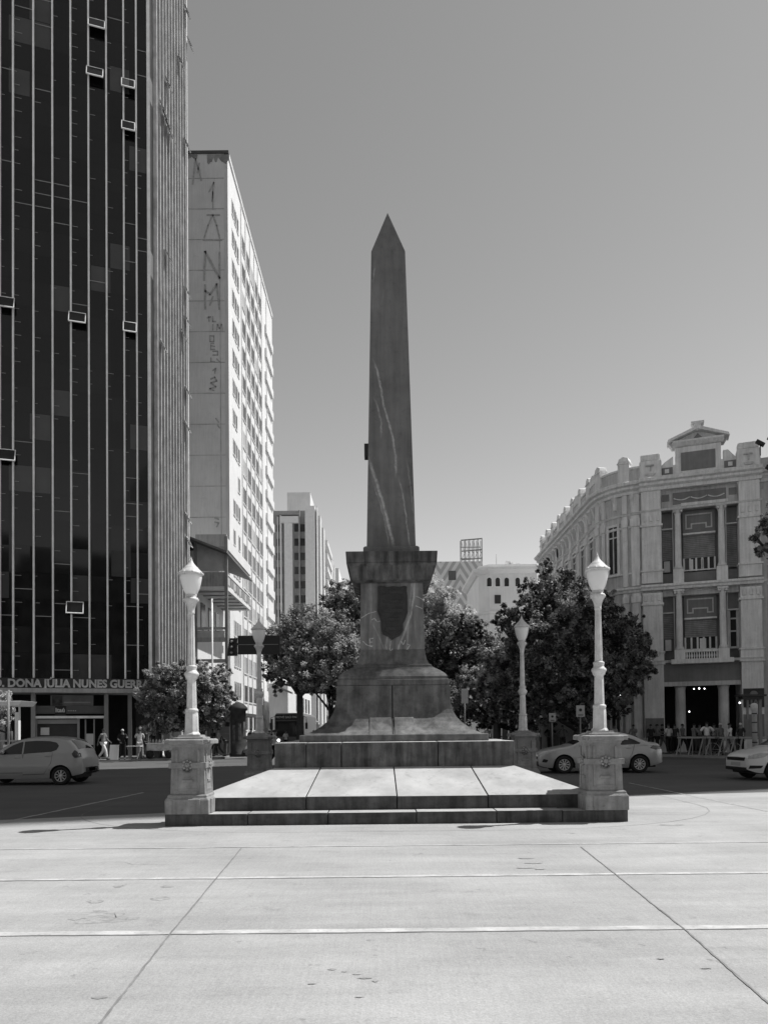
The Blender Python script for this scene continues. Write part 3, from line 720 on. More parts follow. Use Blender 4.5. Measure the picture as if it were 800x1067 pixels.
# graffiti strokes on the end wall, each letter a part
M_GRAF = mat('black_spray_paint', .5, var=.3, sc_=4)
def letter(strokes, wd=.20, M_=M_GRAF):
    mb = MB()
    for st in strokes:
        P = [W(px, py, hy0) for px, py in st]; stroke_mb(mb, [(p.x-HX, p.z) for p in P], wd, .02)
    mb.build('graffiti_letter', M_, high)
letter([[(213,292),(214,262)],[(214,262),(229,290)],[(229,290),(229,263)]])
letter([[(214,322),(214,297)],[(214,303),(219,307),(226,296)],[(226,296),(229,322)]])
letter([[(222,309),(219,318)]],.16); letter([[(216,331),(220,330)],[(218,330),(218,335)],[(222,330),(222,335),(225,335)]],.12)
letter([[(222,338),(222,344)],[(226,344),(227,338),(229,342),(231,338),(232,344)]],.12)
letter([[(219,350),(219,356),(223,356),(223,350),(219,350)],[(220,358),(223,358)]],.11)
letter([[(220,360),(224,361)],[(220,360),(220,364),(224,364)]],.11); letter([[(222,366),(227,366),(227,370),(222,370)]],.12)
letter([[(220,373),(220,377),(224,377)],[(226,374),(229,377)]],.12); letter([[(222,386),(225,384),(224,389)]],.13)
letter([[(220,395),(224,393),(226,397),(220,399),(225,403),(219,405),(223,407)]],.14)
letter([[(225,436),(228,440)],[(227,443),(229,446)]],.13); letter([[(224,540),(228,541)],[(224,544),(228,545),(226,549)]],.14)
letter([[(201,192),(204,165)],[(204,165),(210,188)],[(206,180),(208,170)]],.14); letter([[(218,200),(223,190),(221,210)],[(222,218),(222,200)]],.12)
letter([[(213,248),(217,235),(222,224),(226,235),(229,248)],[(212,250),(231,250)],[(216,224),(229,224)]],.15)
# side windows: one mesh per kind, copied
def win_mesh(wd, h, mat_i=M_GLASSM, frame=M_WHITE, proud=.05):
    mb = MB(); mb.box(0, .03, -wd/2, wd/2, 0, h, 0)
    mb.box(0, proud, -wd/2-.06, -wd/2, -.05, h+.05, 1); mb.box(0, proud, wd/2, wd/2+.06, -.05, h+.05, 1)
    mb.box(0, proud+.03, -wd/2-.1, wd/2+.1, -.12, -.02, 1)
    return mb.mesh('window', [mat_i, frame])
wA = win_mesh(.75, 1.45, M_GLASSD); wB = win_mesh(1.9, 1.7, M_GLASSD, M_WHITE, .06)
pl_ = []
yA = [F*14.7/(400-p)-hy0 for p in (245.5, 248, 250.5)]; yB = [F*14.7/(400-p)-hy0 for p in (256, 261, 265.5, 269.5, 273)]
for k in range(nfl-1, -1, -1):
    z = 1.2+k*fh+.9
    for y in yA: pl_.append(((.002, y, z), 0))
placesB = [((.002, y, 1.2+k*fh+.6), 0) for k in range(nfl-1, -1, -1) for y in yB]
wA2 = win_mesh(.75, 1.45, M_GLASSM); wB2 = win_mesh(1.9, 1.7, mat('drawn_blind', .42, var=.2), M_WHITE, .06); wB3 = win_mesh(1.9, 1.7, M_GLASSM, M_WHITE, .06)
random.shuffle(pl_); random.shuffle(placesB)
copies('window', wA, high, pl_[:32], 100); copies('window', wA2, high, pl_[32:50], 100)
copies('balcony_window', wB, high, placesB[:26], 55); copies('balcony_window', wB3, high, placesB[26:40], 55); copies('balcony_window', wB2, high, placesB[40:50], 55); copies('balcony_window', wB, high, placesB[50:], 0)
# pilaster ribs between the window columns and the end bay of balconies
for y in [F*14.7/(400-p)-hy0 for p in (254, 258.6, 263.2, 267.5, 271.2, 275, 280)]:
    MB().box(0, .09, y-.12, y+.12, 2, zt-.4).build('side_rib', M_WHITE, high)
for k in range(1, nfl):
    z = 1.2+k*fh
    MB().box(0, .25, hy1-hy0-6.3, hy1-hy0-.6, z-.1, z+.95).build('balcony', M_WHITE, high)
tk = W(283, 320, hy1-4)
MB().box(-4, -.6, 20, 27, zt+.01, zt+1.6).build('roof_tank', M_ENDW, high)

# ---------------------------------------------------------------- low building with covered balconies (in front of the high-rise)
BX, BY = -15.0, 58.5
balc = thing('balcony_building', 'low pale building with a long covered balcony between the glass tower and high-rise', 'building', (BX, BY, 0))
zr = W(215, 562, BY).z
M_PALE = mat('pale_render', .50, var=.12, sc_=.8, streak=.25, bump=.08)
MB().box(-12, -1.1, 0, 12.3, 0, zr-.2).build('wall', M_PALE, balc)
MB().box(-1.09, 0, 1.2, 12.3, 0, zr-.6).build('wall', M_WHITE, balc)
rf = MB(); rf.prism([(-3.5, zr+.15),(-.6, zr+.3),(2.75, zr-1.05),(2.75, zr-1.2),(-.6, zr+.12),(-3.5, zr-.05)], -.5, 11.0, 'xz'); rf.build('sloping_roof', mat('old_roof_sheet', .16, var=.3, sc_=3), balc)
zf1 = W(222, 612, BY+1).z; zf0 = W(222, 592, BY+1).z
MB().box(.01, 2.55, .6, 11, zf1-.28, zf1).build('balcony_floor', M_WHITE, balc)
MB().box(.01, 2.50, .65, .72, zf1+.01, zf1+1.15).build('balcony_panel', mat('balcony_panel_grey', .40, var=.2, streak=.3), balc)
MB().box(.01, 2.50, .66, .72, zf1+1.25, zf1+3.2).build('balcony_screen', mat('pale_screen', .45, var=.25, sc_=.8), balc)
MB().box(.01, 2.50, .60, .78, zf1+3.2, zf1+4.2).build('balcony_fascia', M_PALE, balc)
for k in range(9):
    y = .9+k*1.22
    MB().box(2.42, 2.5, y, y+1.05, zf1+.25, zf1+.85).build('railing_panel', M_GREYM if k % 2 else M_PALE, balc)
MB().box(2.40, 2.55, .6, 11, zf1+.95, zf1+1.05).build('handrail', M_WHITE, balc)
MB().box(2.40, 2.58, .6, 11, zf1+3.0, zf1+3.9).build('balcony_fascia', M_WHITE, balc)
for k in range(6): MB().box(.05, 2.4, 1.2+k*1.7, 1.3+k*1.7, zf1-.36, zf1-.285).build('floor_beam', M_GREYM, balc)
MB().box(2.36, 2.60, .45, .66, 0, zf1+4.0).build('corner_column', M_GREYM, balc)
MB().box(-.1, .12, .45, .66, 0, zr).build('corner_column', M_GREYM, balc)
for k in range(3): MB().box(.0, .08, 2.2+k*2.6, 3.5+k*2.6, zf1-3.2, zf1-1.0).build('window', M_GLASSM, balc)
for zz_, hh_ in ((W(222,668,BY).z,.35),(W(222,655,BY).z,.2),(W(222,690,BY).z,.3)): MB().box(.0, 2.55, .52, .64, zz_, zz_+hh_).build('cross_beam', M_PALE, balc)
MB().box(.1, 2.3, .60, .66, W(222,667,BY).z, W(222,656,BY).z).build('lower_panel', mat('glossy_sheet', .55, var=.4, sc_=.9, rough=.3), balc)
for k in range(5): MB().box(0.02, .10, 1.4+k*2.1, 2.7+k*2.1, 3.4, 5.6).build('window', M_GLASSD, balc)
MB().box(0, 2.9, .2, 11.5, 2.95, 3.25).build('shop_marquee', mat('dark_marquee', .06, var=.3), balc)
for k in range(4): MB().box(.02, .12, 1.3+k*2.7, 3.6+k*2.7, .1, 2.8).build('shop_opening', M_DARK, balc)

# ---------------------------------------------------------------- low shops further down the left street
shops = thing('street_shop_row', 'bright low shop row with dark upper windows along the far left street side', 'shop row', (-14.7, 99.6, 0))
MB().box(-10, 0, .02, 50, 0, 9.5).build('wall', M_WHITE, shops)
for k in range(9):
    MB().box(0, .06, 2+k*5.2, 5+k*5.2, 5.0, 7.6).build('window', M_GLASSD, shops); MB().box(0, .06, 1.6+k*5.2, 5.4+k*5.2, .1, 3.0).build('shop_opening', M_DARK, shops)
MB().box(0, 1.6, 0, 50, 3.3, 3.6).build('shop_marquee', M_GREYM, shops)
gab = thing('narrow_white_shop', 'narrow bright white shop wall with a sloping awning, seen above the bus', 'shop', (0, 88, 0))
xa, xb = W(280.5,720,88).x, W(300,720,88).x; zg = W(290,712,88).z
MB().box(xa, xb, 0, 8, 0, zg).build('wall', M_WHITE, gab)
MB().prism([(xa+.9, zg-.3),(xb+.6, zg-1.1),(xb+.6, zg-1.35),(xa+.9, zg-.55)], -1.2, -.01, 'xz').build('awning', M_GREYM, gab)
for k in range(4): MB().box(xa+.15+k*.58, xa+.42+k*.58, -.04, 0, .2, 3.1).build('door', M_GLASSD, gab)
se = thing('street_end_block', 'pale grey office block closing the far end of the left street', 'building', (0, 250, 0))
xa, xb = W(352,700,250).x, W(408,700,250).x
MB().box(xa, xb, 0, 10, 0, 19).build('wall', M_PALE, se)
for k in range(5):
    for m_ in range(6): MB().box(xa+1+m_*2.9, xa+2.6+m_*2.9, -.05, 0, 2+k*3.2, 4+k*3.2).build('window', M_GLASSD, se)
# ---------------------------------------------------------------- buildings round the square behind the viewpoint (they show in the glass)
def back_block(name, label, x0, x1, y0, y1, h, v, fl, bay, gl=M_GLASSD):
    t = thing(name, label, 'building', ((x0+x1)/2, y1, 0)); w2 = (x1-x0)/2; m = mat('facade_'+name, v, var=.12, sc_=.4, streak=.15)
    MB().box(-w2, w2, y0-y1, 0, 0, h).build('wall', m, t); MB().box(-w2-.3, w2+.3, -.2, .5, h, h+.8).build('cornice', m, t)
    n = int((x1-x0)/bay); pls = []
    wm_ = MB().box(-bay*.32, bay*.32, 0, .06, 0, fl*.55).mesh('window', [gl])
    for k in range(int(h/fl)-1, 0, -1):
        for i in range(n): pls.append(((-w2+bay*(i+.5), 0, k*fl+.8), 0))
    copies('window', wm_, t, pls, 100)
back_block('pale_hotel_block', 'tall pale hotel block behind the viewpoint, its sunny side facing the square', -34, -12, -70, -44, 46, .5, 3.2, 2.4)
back_block('brick_bank_block', 'broad dark bank block directly behind the viewpoint', -9, 16, -74, -50, 34, .16, 3.6, 2.8)
back_block('white_office_slab', 'white office slab behind the viewpoint on the right', 22, 44, -70, -46, 58, .55, 3.1, 2.2)
back_block('old_cinema_block', 'low wide old cinema block behind the viewpoint on the far left', -74, -40, -62, -40, 22, .3, 4.2, 3.4)

# ---------------------------------------------------------------- striped tower far down the street
FY = 160.0
sta = W(289, 600, FY).x-3; stb = W(345.5-2, 600, FY).x; strp = thing('striped_apartment_tower', 'grey and white striped apartment tower with a white rooftop tank house', 'apartment tower', (0, FY, 0))
stb = W(331.5, 600, FY).x
ztf = W(318, 532, FY).z; ztl = W(292, 537, FY).z
FYl = 150.0
M_GSTR = mat('grey_stripe_render', .36, var=.15, streak=.2); M_PSTR = mat('pale_stripe_render', .78, var=.08)
MB().box(sta-4, stb, 0, 55, 0, ztf).build('wall', M_GSTR, strp)
def sstrip(p0, p1, y0, dep, m, name='pale_stripe'): a = W(p0, 600, FY).x; b = W(p1, 600, FY).x; MB().box(a, b, -dep, 0, 3, W((p0+p1)/2, y0, FY).z).build(name, m, strp)
sstrip(297, 305.5, 546, .8, M_PSTR); sstrip(319, 329, 529, 1.4, M_PSTR); sstrip(330.4, 331.4, 529, 1.0, M_PSTR); sstrip(289.5, 290.6, 539, .5, M_PSTR); sstrip(292.5, 294.2, 538, .9, M_PSTR); sstrip(312, 313.5, 533, 1.1, M_GSTR, 'grey_rib')
MB().box(W(294,600,FY).x, W(312,600,FY).x, -1.0, 0, W(303,546,FY).z, W(303,539,FY).z).build('top_band', M_PSTR, strp)
MB().box(W(290,600,FY).x, W(313,600,FY).x, -1.3, .5, W(303,538,FY).z, W(303,536.5,FY).z).build('roof_beam', M_GSTR, strp)
wz = win_mesh(1.0, 1.5, M_GLASSD)
wf = MB().box(-.65, .65, -.04, .0, 0, 1.6).mesh('window', [M_GLASSD]); pls = []
for k in range(15):
    z = ztf-4.6-k*3.1
    for p in (291.5, 310.3, 316.2): pls.append(((W(p,600,FY).x, -.01, z), 0))
copies('window', wf, strp, pls, 60)
for k in range(15):
    z = ztf-4-k*3.1
    MB().box(stb, stb+1.1, 14, 30, z, z+1.1).build('balcony', M_WHITE, strp)
    MB().box(stb, stb+.1, 15, 29, z-1.7, z-.05).build('balcony_opening', M_GLASSD, strp)
for y in (1, 10, 34, 40, 47): MB().box(stb+.001, stb+.5, y, y+3, 3, ztf-.8-y*.02).build('side_fin', M_WHITE, strp)
MB().box(W(298,600,FY).x, W(322.5,600,FY).x, 3, 12, ztf, W(316,513,FY+3).z).build('rooftop_tank_house', M_WHITE, strp)
far2 = thing('distant_white_block', 'small distant white block peeping over trees beside the striped tower', 'building', (0, 240, 0))
MB().box(W(343,600,240).x, W(353,600,240).x, 0, 30, 0, W(350,592,240).z).build('wall', M_PSTR, far2)
wf2 = MB().box(-.6, .6, -.04, 0, 0, 1.6).mesh('window', [M_GLASSD])
copies('window', wf2, far2, [((W(350.5,600,240).x, -.01, 8+k*3.1), 0) for k in range(14)], 60)

# ---------------------------------------------------------------- pale arcaded building and patterned block, right of the monument
PY = 92.0
arc = thing('arched_window_building', 'pale classical building with three small arched windows under its cornice', 'building', (0, PY, 0))
x0, x1 = W(500, 650, PY).x, W(560, 650, PY).x
za = W(520, 588, PY).z; M_PALE2 = mat('pale_facade', .74, var=.07, sc_=.4, streak=.08, bump=.04)
MB().prism([(x0+1.2,0),(x1,0),(x1,14),(x0,14),(x0,1.2)], 0, za, 'xy').build('wall', M_PALE2, arc)
pth = [(x0,14),(x0,1.2),(x0+1.2,0),(x1,0)]
MB().sweep(pth, [(0,za-1.15),(.25,za-1.1),(.7,za-.75),(.75,za-.45),(.1,za-.35),(0,za-.35)]).build('cornice', M_PALE2, arc)
MB().sweep(pth, [(0,za-6.2),(.2,za-6.15),(.25,za-5.9),(0,za-5.8)]).build('string_course', M_PALE2, arc)
MB().sweep(pth, [(0,za-10.9),(.3,za-10.85),(.35,za-10.5),(0,za-10.4)]).build('string_course', M_PALE2, arc)
def arch_poly(cx, z0, w_, h_): return [(cx-w_/2, z0),(cx+w_/2, z0)]+[(cx+w_/2*math.cos(a*PI/8), z0+h_-w_/2+w_/2*math.sin(a*PI/8)) for a in range(9)]
for p in (509.5, 518.3, 527.6, 539):
    c = W(p, 606, PY); MB().prism(arch_poly(c.x, W(p,611,PY).z, .55*F/ F*1.0, W(p,602,PY).z-W(p,611,PY).z), -.06, 0, 'xz').build('arched_window', M_GLASSD, arc)
    mb = MB(); mb.prism(arch_poly(c.x, W(p,611,PY).z-.1, .75, W(p,601,PY).z-W(p,611,PY).z+.1), -.03, 0, 'xz'); mb.build('window_surround', M_PSTR, arc)
for p in (518.5, 545):
    for y0, y1 in ((629,620),(652,641)):
        c = W(p, 640, PY); MB().box(c.x-.38, c.x+.38, -.08, 0, W(p,y0,PY).z, W(p,y1,PY).z).build('window', M_GLASSD, arc)
for p, h in ((528, 1.0),(531, .8),(538, .7)):
    c = W(p, 588, PY+4); MB().box(c.x-.25, c.x+.25, 3, 4.2, za, za+h*1.1).build('chimney', M_PALE2, arc)
MB().tube([(W(517,588,PY+3).x, 3, za-.1), (W(517,588,PY+3).x, 3, za+2.0)], .03).build('aerial', M_GREYM, arc)
M_ZIG = mat('zigzag_mural', .66, var=.05)
nt, cb, out = mat_out_socket(M_ZIG); tc = _n(nt, 'ShaderNodeTexCoord'); sp = _n(nt, 'ShaderNodeSeparateXYZ'); nt.links.new(tc.outputs['Object'], sp.inputs[0])
def mth(op, a, b=None):
    n = _n(nt, 'ShaderNodeMath', operation=op)
    for i, s in enumerate((a, b)):
        if s is None: continue
        if hasattr(s, 'is_output'): nt.links.new(s, n.inputs[i])
        else: n.inputs[i].default_value = s
    return n.outputs[0]
pp_ = mth('PINGPONG', sp.outputs['X'], 3.1); zz2 = mth('MULTIPLY', sp.outputs['Z'], .62); sm = mth('ADD', pp_, zz2); fr_ = mth('FRACT', mth('MULTIPLY', sm, .85)); gt = mth('GREATER_THAN', fr_, .5)
fin = mth('MULTIPLY', out, mth('SUBTRACT', 1.0, mth('MULTIPLY', gt, .38)))
for i in range(3): nt.links.new(fin, cb.inputs[i])
ZY = 118.0
zig = thing('zigzag_patterned_block', 'pale block with a zigzag patterned wall right behind the monument', 'building', (0, ZY, 0))
x0, x1 = W(428, 620, ZY).x, W(503, 620, ZY).x; zz_t = W(478, 585, ZY).z
MB().box(x0, x1, 0, 16, 0, zz_t).build('patterned_wall', M_ZIG, zig)
wf3 = MB().box(-.6, .6, -.05, 0, 0, 1.5).mesh('window', [M_GLASSM])
copies('window', wf3, zig, [((W(471,600,ZY).x, -.01, zz_t-3-k*3.0), 0) for k in range(5)], 60)
bb = thing('rooftop_sign_frame', 'open steel rooftop sign frame standing on the zigzag patterned block', 'sign frame', (0, ZY+2, zz_t))
xa, xb = W(480.5, 575, ZY+2).x, W(502, 575, ZY+2).x; hf = W(490, 561, ZY+2).z-zz_t
fr = MB()
for i in range(6): x = xa+(xb-xa)*i/5; fr.bar((x,0,0),(x,0,hf-.2+.25*i/5),.12); fr.bar((x,1.6,0),(x,1.6,hf),.10)
fr.build('uprights', M_GREYM, bb)
fr = MB()
for z in (.7, hf*.5, hf-.3): fr.bar((xa,0,z),(xb,0,z+.25),.34,.14)
for z in (hf*.3, hf*.75): fr.bar((xa,1.6,z),(xb,1.6,z),.12)
fr.build('crossbars', M_GREYM, bb)
fr = MB()
for i in range(5): x = xa+(xb-xa)*i/5; fr.bar((x,0,.7),(x+(xb-xa)/5,0,hf*.5),.07); fr.bar((x,0,hf*.9),(x+(xb-xa)/5,1.6,hf*.5),.06)
fr.build('braces', M_GREYM, bb)
# ---------------------------------------------------------------- classical corner building on the right
CO = (18.98, 44.07); CA = math.atan2(-.3396, .9406)
cls = thing('classical_corner_building', 'ornate grey classical corner building with columns and pediment above a dark entrance', 'building', (CO[0], CO[1], 0), CA)
RC = Matrix.Rotation(-CA, 2)
def cloc(x, y): v = RC @ Vector((x-CO[0], y-CO[1])); return v.x, v.y
M_CW = mat('grey_stucco', .60, var=.16, sc_=.9, streak=.25, dirt=.2, bump=.1)
M_CT = mat('pale_stucco_trim', .80, var=.12, sc_=1.5, streak=.22, dirt=.15, bump=.1)
M_CP = mat('dark_stucco_panel', .22, var=.15, sc_=1.2, streak=.15)
M_SHUT = mat('timber_roller_shutter', .24, var=.3, sc_=2, streak=.2)
nt, cb, out = mat_out_socket(M_SHUT); tc = _n(nt, 'ShaderNodeTexCoord'); sp = _n(nt, 'ShaderNodeSeparateXYZ'); nt.links.new(tc.outputs['Object'], sp.inputs[0])
nzt = _n(nt, 'ShaderNodeTexNoise', Scale=.8, Detail=4.0); nt.links.new(tc.outputs['Object'], nzt.inputs['Vector'])
fr_ = mth('FRACT', mth('ADD', mth('MULTIPLY', sp.outputs['Z'], 9.0), mth('MULTIPLY', nzt.outputs['Fac'], .8)))
fin = mth('MULTIPLY', out, mth('ADD', .62, mth('MULTIPLY', fr_, .8)))
for i in range(3): nt.links.new(fin, cb.inputs[i])
# masses: the bay (with openings), curved corner, street side, right wing
R3 = 3.0
curve = [(-3.27-R3*math.sin(math.radians(a)), R3-R3*math.cos(math.radians(a))) for a in range(0, 71, 7)]
ce = curve[-1]; sdv = Vector((-.3396, .9406)); side_end = (ce[0]+sdv.x*17, ce[1]+sdv.y*17)
zc = 16.0                               # underside of the main cornice
# solid behind the bay, set back behind the window planes
wall_path = [side_end]+curve[::-1]
back = [(side_end[0]+5, side_end[1]+1), (-2.2, 5.5)]
cv = MB(); inner = [(-2.15, .02),(-2.15, 5.5),(side_end[0]+6, side_end[1])]
cv.prism([(x, y) for x, y in wall_path]+inner, 0, zc, 'xy'); cv.build('corner_wall', M_CW, cls)
MB().box(2.12, 3.28, .0, 5, 0, zc).build('wall', M_CW, cls)
wr = [(3.285,.42),(9.6,.42),(9.6,6),(3.285,6)]
MB().prism(wr, 0, zc+.75, 'xy').build('right_wing_wall', M_CW, cls)
MB().box(-2.145, 2.115, .72, 5.45, 4.4, zc+1.2).build('wall', M_CP, cls)
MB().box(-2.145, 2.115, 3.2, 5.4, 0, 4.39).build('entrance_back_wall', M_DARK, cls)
# pilasters of the bay
def pil(xa, xb, y=-.30, yb=.3):
    p = MB()
    p.box(xa, xb, y, yb, .9, 5.45); p.box(xa-.08, xb+.08, y-.08, yb, 0, .9)
    p.box(xa-.03, xb+.03, y-.04, yb, 5.46, 6.25); p.box(xa+.02, xb-.02, y, yb, 6.255, 9.1)
    p.box(xa, xb, y-.02, yb, 9.11, 9.8); p.box(xa-.03, xb+.03, y-.04, yb, 10.4, 11.2); p.box(xa+.02, xb-.02, y, yb, 11.205, 13.95)
    p.box(xa, xb, y-.03, yb, 13.96, 14.75); p.box(xa+.02, xb-.02, y-.02, yb, 14.86, 16.10)
    p.build('pilaster', M_CT, cls, .015)
    for z in (9.05, 13.85): MB().box(xa-.07, xb+.07, y-.1, yb+.01, z, z+.12).build('pilaster_moulding', M_CT, cls)
    c = MB()
    for z0 in (9.3, 14.15):
        for k in range(3):
            x = xa+.2+k*(xb-xa-.4)/2; c.box(x-.09, x+.09, y-.10, y, z0, z0+.38); 
    c.build('capital_ornament', M_CT, cls, .03)
    for z in (5.5, 6.2, 11.15): MB().box(xa-.09, xb+.09, y-.12, yb+.02, z-.06, z+.04).build('pilaster_moulding', M_CT, cls)
    q = MB(); q.box(xa-.06, xb+.06, y-.1, yb, 16.78, 17.9); q.box(xa, xb, y-.02, yb-.04, 17.9, 18.3); q.build('parapet_pier', M_CT, cls, .1)
    d = MB(); xm = (xa+xb)/2; d.box(xm-.28, xm+.2, y-.2, y-.1, 17.5, 17.58); d.box(xm-.04, xm+.04, y-.17, y-.1, 17.2, 17.5); d.prism([(xm+.3*math.cos(PI+a*PI/8), 17.05+.16*math.sin(PI+a*PI/8)) for a in range(9)], y-.18, y-.1, 'xz'); d.build('pier_ornament', M_CW, cls)
pil(-3.27, -2.12); pil(2.12, 3.27)
# mouldings: bay part, then curved/side part
bay = [(-3.36,-.30),(3.36,-.30)]; mid = [(-2.13,.12),(2.13,.12)]
side = [side_end]+curve[::-1]
rwg = [(3.3,.42),(9.6,.42)]
def mould(z, prof, name, m=M_CT, where=(bay, side, rwg)):
    for p in where: MB().sweep(p, [(o, z+h) for o, h in prof]).build(name, m, cls)
cornice = [(-.2,0),(.12,0),(.16,.18),(.34,.28),(.36,.42),(.52,.50),(.56,.66),(.50,.72),(-.2,.74)]
sill = [(-.1,0),(.10,0),(.14,.12),(.24,.2),(.24,.32),(-.1,.34)]
mould(16.02, cornice, 'main_cornice'); mould(9.95, sill, 'string_course'); mould(14.75, [(-.1,0),(.06,0),(.12,.1),(-.1,.1)], 'architrave')
mould(5.52, [(-.1,0),(.08,0),(.16,.14),(-.1,.16)], 'belt_course'); mould(13.95, [(-.1,0),(.08,0),(.1,.14),(-.1,.15)], 'architrave', where=(side,rwg)); mould(11.1, [(-.1,0),(.09,0),(.09,.1),(-.1,.11)], 'sill_course', where=(side,rwg)); mould(6.2, [(-.1,0),(.09,0),(.09,.1),(-.1,.11)], 'sill_course', where=(side,rwg))
# dentils and brackets under the main cornice, keystones and swags
def run(path, step, fn, off=.4):
    L_ = sum((Vector(b)-Vector(a)).length for a, b in zip(path, path[1:])); s = off
    while s < L_-.1:
        p, d = along(path, s); out = Vector((-d.y, d.x)); fn(Matrix(((d.x, -out.x, 0, p.x),(d.y, -out.y, 0, p.y),(0,0,1,0),(0,0,0,1)))); s += step
def along(path, s):
    for a, b in zip(path, path[1:]):
        a = Vector(a); b = Vector(b); l = (b-a).length
        if s <= l: return a+(b-a)*s/l, (b-a).normalized()
        s -= l
    return Vector(path[-1]), (Vector(path[-1])-Vector(path[-2])).normalized()
dn = MB(); run([(3.3,-.3),(-3.3,-.3)], .2, lambda T: dn.box(-.06,.06,-.16,.0,16.22,16.34,0,T), .1); run(curve+[side_end], .2, lambda T: dn.box(-.06,.06,-.16,.0,16.22,16.34,0,T), .15)
dn.build('dentil_course', M_CT, cls)
run(curve+[side_end], 1.05, lambda T: (MB().prism([(-.5,15.95),(-.1,15.95),(-.1,15.2),(-.2,15.35),(-.28,15.6)] if False else [(-.42,15.98),(0,15.98),(0,15.15),(-.14,15.25),(-.2,15.6)], -.10, .10, 'yz', 0, T).build('cornice_bracket', M_CT, cls)), .5)
sw = MB()
for z, y in ((15.5,.035),(10.0,.0)):
    for x0_ in (-1.4,-.45,.5):
        sw.tube([(x0_+.9*t/8, y-.03, z-.13*math.sin(PI*t/8)) for t in range(9)], .035, 6)
sw.build('carved_swags', M_CT, cls)
# middle of the bay: entablature, frieze, parapet, pediment
MB().box(-2.11, 2.11, .10, .715, 14.85, 16.1).build('frieze', M_CW, cls)
MB().box(-1.45, 1.5, .04, .098, 15.15, 15.85).build('frieze_panel', M_CP, cls); MB().box(-1.0, 1.6, .03, .038, 15.0, 15.18).build('frieze_tablet', M_CT, cls)
for x in (-1.85, 1.85): MB().box(x-.2, x+.2, .04, .098, 15.4, 15.8).build('frieze_panel', M_CP, cls)
MB().box(-2.1, 2.1, .0, .5, 16.78, 17.55).build('parapet', M_CT, cls)
for x in (-1.75, 1.75):
    MB().box(x-.33, x+.33, -.03, -.002, 16.95, 17.42).build('parapet_panel', M_CP, cls)
    MB().box(x-.12, x+.12, -.06, -.032, 17.08, 17.32).build('parapet_tablet', M_CT, cls)
    MB().prism([(x-.38,17.56),(x+.38,17.56),(x+(.05 if x>0 else .38),17.75),(x-(.38 if x>0 else .05),17.95 if x<0 else 18.1),(x-(.38 if x>0 else -.38),17.95)] if False else [(x-.36,17.56),(x+.36,17.56),(x+(-.1 if x>0 else .36),18.1),(x-(.36 if x>0 else .1),18.1 if x>0 else 17.8)], .05, .4, 'xz').build('parapet_scroll', M_CT, cls)
MB().box(-1.26, 1.26, -.06, .55, 16.78, 18.55).build('attic', M_CT, cls)
MB().box(-.95, .95, -.10, -.062, 17.1, 18.2).build('attic_panel', M_CP, cls)
pd = MB(); pd.prism([(-1.45,18.56),(1.45,18.56),(1.6,18.80),(0,19.42),(-1.6,18.80)], -.1, .55, 'xz'); pd.build('pediment', M_CW, cls)
for sgn in (-1, 1): MB().prism([(sgn*1.72,18.81),(sgn*1.66,18.98),(0,19.63),(0,19.43)], -.42, .6, 'xz').build('pediment_raking_moulding', M_CT, cls)
MB().sweep([(-1.42,-.1),(1.42,-.1)], [(0,18.56),(.1,18.6),(.3,18.78),(.32,18.86),(0,18.87)]).build('pediment_base_moulding', M_CT, cls)
a_ = MB(); a_.prism([(-.26,19.38),(.26,19.38),(.16,19.74),(.36,19.82),(.36,19.93),(-.36,19.93),(-.36,19.82),(-.16,19.74)], -.3, .3, 'xz'); a_.build('acroterion', M_CT, cls)
MB().prism([(-.3,18.9),(.3,18.9),(0,19.25)], -.16, -.1, 'xz').build('pediment_ornament', M_CP, cls)
# columns with bases and capitals
def column(x, z0, z1, r=.19):
    c = MB(); c.lathe([(r*1.3,z0),(r*1.3,z0+.12),(r*1.1,z0+.2),(r,z0+.26),(r*.98,(z0+z1)/2),(r*.86,z1-.42),(r*.95,z1-.36),(r*1.25,z1-.16),(r*1.35,z1-.12)], x, -.05, 20)
    c.box(x-.30, x+.30, -.33, .22, z1-.12, z1-.003); c.build('column', M_CT, cls)
    v = MB()
    for sx in (-1, 1): v.lathe([(.09,0),(.06,.04),(.09,.08)], 0, 0, 10, 0, True, 0, Matrix.Translation((x+sx*.2, -.26, z1-.22)) @ Matrix.Rotation(PI/2, 4, 'X'))
    v.build('volute', M_CT, cls)
for x in (-1.2, 1.2):
    column(x, 11.15, 14.84); column(x, 6.28, 9.93)
    MB().box(x-.3, x+.3, -.28, .3, 10.30, 11.14).build('column_pedestal', M_CT, cls); MB().box(x-.3, x+.3, -.34, .3, 5.70, 6.27).build('column_pedestal', M_CT, cls)
    c = MB(); c.lathe([(.34,.0),(.34,.18),(.30,.28),(.29,3.9),(.36,4.2)], x, .5, 20); c.build('entrance_column', M_CW, cls)
MB().box(-2.11, 2.11, .1, .71, 9.6, 10.28).build('floor_band', M_CW, cls); MB().box(-2.11, 2.11, .05, 1.2, 4.39, 5.5).build('entrance_lintel', M_CP, cls)
MB().box(-2.11, 2.11, .0, .3, 4.12, 4.38).build('entrance_lintel', M_CW, cls)
MB().box(-.88, .88, .3, .70, 10.30, 11.0).build('apron_panel', M_CP, cls)
for x in (-1.8, 1.8): MB().box(x-.28, x+.28, .3, .70, 10.35, 11.0).build('apron_panel', M_CP, cls)
